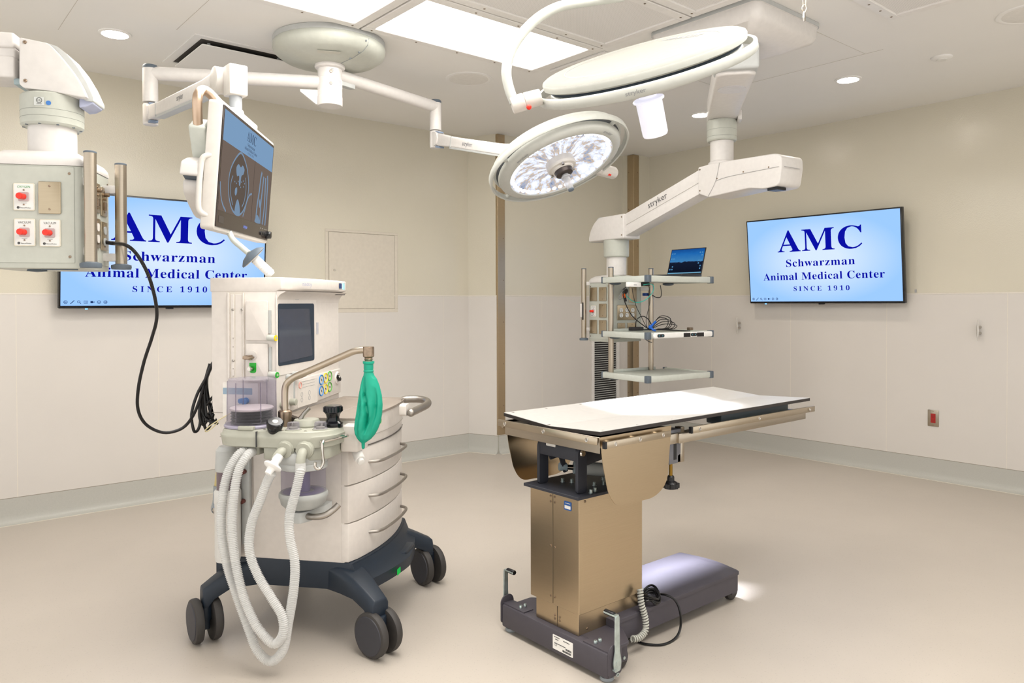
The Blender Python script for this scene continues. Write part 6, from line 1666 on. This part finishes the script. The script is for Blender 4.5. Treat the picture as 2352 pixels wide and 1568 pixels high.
def lamp(name, label, c, n, xdir, k=1.0, refl=True):
    """lamp head: c centre of the ring, n direction of the light, xdir pivot axis"""
    M = frame(c, xdir, V(n).cross(V(xdir))) @ Mx.Scale(k, 4)            # z along n
    t = thing(name, label, 'surgical light', m=M)
    add('top_cover', G().lathe([(.0005, -.050), (.20, -.0485), (.30, -.046), (.326, -.043), (.3335, -.039)], None, 72, False), M_('lamp_top_toned_down', '7C7B75', .7, spec=.2), t, sharp=45)  # top coloured darker than the rim to offset the panel light above
    add('cover_rim', G().lathe([(.3335, -.039), (.336, -.033), (.334, -.018), (.322, -.012)], None, 72, False), lampw, t, sharp=45)
    add('cover_ring_line', G().lathe([(.255, -.0480), (.2565, -.0480), (.258, -.0476)], None, 60, False), lgrey, t)
    add('shadow_gap', G().lathe([(.30, -.010), (.315, -.002), (.30, .006)], None, 60, False), dgrey, t)
    add('lamp_body', G().lathe([(.300, -.004), (.314, .000), (.319, .008), (.316, .024), (.306, .036), (.275, .042), (.268, .041), (.266, .034)], None, 72, False), lampw, t, sharp=45)
    ring = add('grab_ring', G().lathe([(.350, -.006), (.356, -.010), (.362, -.006), (.363, .018), (.358, .024), (.351, .021), (.350, -.006)], None, 80, False), lampw, t, sharp=60)
    g = G()
    for a in (35, 145, 215, 325):
        a = rad(a); R_ = Mx.Rotation(a, 4, 'Z'); g.bx(.314, .353, -.006, .006, -.002, .014, R_)
    add('ring_strut', g, lampw, ring, bev=.002)
    # reflector bowl with leds
    add('reflector', G().lathe([(.267, .036), (.25, .012), (.20, -.010), (.13, -.010), (.068, .012)], None, 72, False), m_refl, t)
    g = G()
    for i in range(48):
        a = 2*PI*i/48; g.sph((.252*math.cos(a), .252*math.sin(a), .028), .013, (1, 1, .6), 10)
    add('led_row', g, m_led, t)
    add('front_glass', G().lathe([(.268, .039), (.0005, .039)], None, 60), clear('lamp_glass', 'FFFFFF', .01, .02, .12) if 'lamp_glass' not in bpy.data.materials else bpy.data.materials['lamp_glass'], t)
    hb_ = add('hub', G().lathe([(.072, .008), (.074, .036), (.074, .046), (.070, .053), (.056, .056), (.054, .062), (.048, .066), (.044, .064)], None, 48), white, t, sharp=30)
    for i in range(3):
        a = rad(90+120*i); add('hub_knob', G().cyl((.064*math.cos(a), .064*math.sin(a), .05), (.064*math.cos(a), .064*math.sin(a), .064), .007, n=14), chrome, hb_)
    if refl:
        add('camera_cone', G().lathe([(.046, .062), (.043, .085), (.034, .09), (.0005, .091)], None, 36), mat('dark_bronze', '4A4340', .3, .7), hb_)
        add('clear_handle', G().lathe([(.018, .09), (.0175, .15), (.016, .168), (.013, .172)], None, 24).lathe([(.0245, .10), (.025, .104), (.0245, .108)], None, 24), glass_c, hb_)
        add('handle_tip', G().lathe([(.014, .168), (.015, .178), (.0005, .18)], None, 20), dgrey, hb_)
    else:
        add('sterile_handle', G().lathe([(.028, .03), (.03, .06), (.05, .064), (.053, .068), (.052, .073), (.044, .076), (.043, .185), (.040, .192), (.0005, .194)], Mx.Translation((-.004, 0, .034)), 40), m_handle, hb_)
    g = G(); g_ = []
    for a in (LS if refl else ()):
        p = V((.292*math.cos(a), .292*math.sin(a), .0402)); tx = V((-math.sin(a), math.cos(a), 0))
        text(g, 'stryker', p, -tx, V((math.cos(a), math.sin(a), 0)), h=.018, w=.075, thick=.001)
    if not refl:
        a = rad(LA); rr_ = .3635
        text(g, 'stryker', V((rr_*math.cos(a), rr_*math.sin(a), +.006)), V((math.sin(a), -math.cos(a), 0)), V((0, 0, -1)), h=.013, w=.06, thick=.0008)
        a2 = math.atan2(PT.y, PT.x); rp = min(.21, math.hypot(PT.x, PT.y)); p = V((rp*math.cos(a2), rp*math.sin(a2), -.0483)); tx = V((-math.sin(a2), math.cos(a2), 0))
        text(g, 'stryker', p, -tx, V((-math.cos(a2), -math.sin(a2), 0)), h=.055, w=.17, thick=.0012)
    add('maker_lettering', g, inkg, t, flat=True)
    return t, M


def aim_dir(px, py, right, down, away):
    """direction made of picture-plane components at the viewing ray"""
    r = cam_dir(px, py); x = (RT-r*RT.dot(r)).normalized(); y = r.cross(x)
    y = -y if y.dot(UP) > 0 else y
    return (x*right+y*down+r*away).normalized(), x, y, r


# smaller-looking far lamp, lit face visible
c_s = WF.dep(1283, 366, 3.95); KS = 3.95/3.72
n_s, xs, ys, rs = aim_dir(1283, 366, .36, .83, -.43)
xd_s = (xs-n_s*xs.dot(n_s)).normalized()
LA = 0
_M = frame(c_s, xd_s, n_s.cross(xd_s)); LS = []
for _x, _y in ((1186, 360), (1387, 311)):
    _d = _M.to_3x3().inverted() @ cam_dir(_x, _y); _o = _M.inverted() @ EYE; _q = _o+_d*((.04-_o.z)/_d.z); LS.append(math.atan2(_q.y, _q.x))
lm1, LM1 = lamp('surgical_lamp', 'round surgical lamp with its lit faceted reflector facing the camera, behind the nearer lamp', c_s, n_s, xd_s, KS)
# pivot and yoke at the back
_d = LM1.to_3x3().inverted() @ cam_dir(1412, 398); _o = LM1.inverted() @ EYE; _q = _o+_d*(-_o.z/_d.z); PA = math.atan2(_q.y, _q.x)
RA = Mx.Rotation(PA, 4, 'Z')
pv = add('pivot_joint', G(RA).cyl((.30, 0, .0), (.36, 0, 0), .026, .030, 24).cyl((.355, 0, 0), (.495, 0, 0), .032, .034, 28), white, lm1, bev=.006)
add('lock_mark', G(RA).cyl((.41, .012, .030), (.43, .012, .030), .006, n=10), red, pv)
ya = add('yoke', G(RA).tube([(.38, 0, -.01), (.37, 0, -.06), (.30, 0, -.115), (.14, 0, -.135), (.0, 0, -.14)], .018, 14, 5), white, lm1)
yk_end = LM1 @ V((0, 0, -.145))
ERp = V((2.785, 4.081, 2.573-.21))
s2, ax2, n2, up2_ = spring_arm(ERp, WF.dep(1205, 350, 4.12), .44, V((-1, -.3, 0)))
kk = WF.dep(1205, 350, 4.12)-DC
add('knuckle', G().cyl(kk-n2*.035, kk+n2*.035, .05, n=28).tube([kk, kk+V((0, 0, -.05)), (yk_end-DC)+V((0, 0, .02)), yk_end-DC], .024, 14, 4), white, s2, bev=.002)

# near lamp seen from above its cover
c_b = WF.dep(1478, 157, 2.49)
n_b, xb, yb, rb_ = aim_dir(1478, 157, .25, .958, .142)
xd_b = (xb-n_b*xb.dot(n_b)).normalized()
# azimuths of the letterings in the lamp's own plane
Mb = frame(c_b, xd_b, n_b.cross(xd_b))
def azim(px, py):
    d = Mb.to_3x3().inverted() @ (cam_dir(px, py)); o = Mb.inverted() @ EYE; t = -o.z/d.z; p = o+d*t
    return math.degrees(math.atan2(p.y, p.x))
LA = azim(1447, 236)
_d = Mb.to_3x3().inverted() @ cam_dir(1562, 88); _o = Mb.inverted() @ EYE; PT = _o+_d*((-.048-_o.z)/_d.z)
lm2, LM2 = lamp('surgical_lamp', 'large round surgical lamp near the camera, seen from above its smooth white cover', c_b, n_b, xd_b, refl=False)
inv = LM2.inverted()
pj = [inv @ WF.dep(x, y, 2.43) for x, y in ((1262, 213), (1243, 222), (1205, 233), (1175, 243))]
pv2 = add('pivot_joint', G().tube([pj[1], pj[1].lerp(pj[2], .5), pj[2]], [.026, .027, .028], 24).cyl(pj[2], pj[3], .029, .027, 24), white, lm2, bev=.004)
rd = inv @ WF.dep(1215, 246, 2.395)
add('lock_button', G().sph(rd, .0085, (1, 1, 1), 14), red, pv2)
yp = [WF.dep(x, y, d_) for x, y, d_ in ((1182, 236, 2.43), (1170, 205, 2.43), (1163, 165, 2.43), (1172, 122, 2.43), (1197, 80, 2.44), (1235, 42, 2.46), (1280, 17, 2.48), (1330, 6, 2.5), (1390, -2, 2.53), (1430, -8, 2.55))]
yo = add('yoke', G().tube([inv @ p for p in yp], .0165, 16, 6), lampw, lm2)
hp2 = WF.dep(1392, -14, 2.52)
add('yoke_hub', G().cyl(inv @ (hp2+V((0, 0, -.015))), inv @ (hp2+V((0, 0, .16))), .036, n=28).cyl(inv @ V((hp2.x, hp2.y, hp2.z+.15)), inv @ V((hp2.x, hp2.y, HC+.004)), .03, n=24), white, yo, bev=.003)
# ------------------------------------------------------------------ light
W = bpy.data.worlds.new('room_ambient'); SC.world = W; W.use_nodes = True
W.node_tree.nodes['Background'].inputs[0].default_value = lin('FFFCF8'); W.node_tree.nodes['Background'].inputs[1].default_value = WORLD


def area(name, loc, sx, sy, power, col, rot=(0, 0, 0), spread=PI):
    l = bpy.data.lights.new(name, 'AREA'); l.shape = 'RECTANGLE'; l.size = sx; l.size_y = sy; l.energy = power; l.color = lin(col)[:3]; l.spread = spread
    o = link(bpy.data.objects.new(name, l)); o.location = loc; o.rotation_euler = rot; return o


for r in range(5):
    for c in range(2):
        if (r == 0) or (c == 0) or r >= 3:  # also under the added panels out of view
            area('panel_light', ((XG[c]+XG[c+1])/2, (YG[r]+YG[r+1])/2, HC-.02), 1.05, .48, PANEL, 'FFFAF4')
for px, py in ((264, 77), (1948, 182), (1610, 263)):
    p = WF.at(px, py, 'z', HC)
    l = bpy.data.lights.new('downlight_beam', 'SPOT'); l.energy = DOWN; l.spot_size = rad(120); l.spot_blend = .8; l.shadow_soft_size = .06; l.color = lin('FFEBD2')[:3]
    o = link(bpy.data.objects.new('downlight_beam', l)); o.location = (p.x, p.y, HC-.012)


def spot(name, c, n, power, size, blend, soft, col):
    l = bpy.data.lights.new(name, 'SPOT'); l.energy = power; l.spot_size = rad(size); l.spot_blend = blend; l.shadow_soft_size = soft; l.color = lin(col)[:3]
    o = link(bpy.data.objects.new(name, l)); o.matrix_world = Mx.Translation(c) @ (-V(n)).to_track_quat('Z', 'Y').to_matrix().to_4x4(); return o


pt = V((2.67, 2.22, .86))
o = LM1 @ V((0, 0, .2)); spot('lamp_beam_far', o, pt-o, LAMP, 23, .35, .16, 'EAEFFF')
o = LM2 @ V((0, 0, .24)); spot('lamp_beam_near', o, V((2.66, 2.06, .86))-o, LAMP*.03, 15, .6, .08, 'EEF2FF')

SC.view_settings.view_transform = 'Standard'; SC.view_settings.look = 'None'
SC.view_settings.exposure = EXPO; SC.view_settings.gamma = 1.0
SC.cycles.use_adaptive_sampling = True; SC.cycles.adaptive_threshold = .09
SC.cycles.max_bounces = 6; SC.cycles.diffuse_bounces = 3; SC.cycles.glossy_bounces = 3; SC.cycles.transparent_max_bounces = 10; SC.cycles.transmission_bounces = 4
SC.cycles.sample_clamp_indirect = 4; SC.cycles.caustics_reflective = False; SC.cycles.caustics_refractive = False
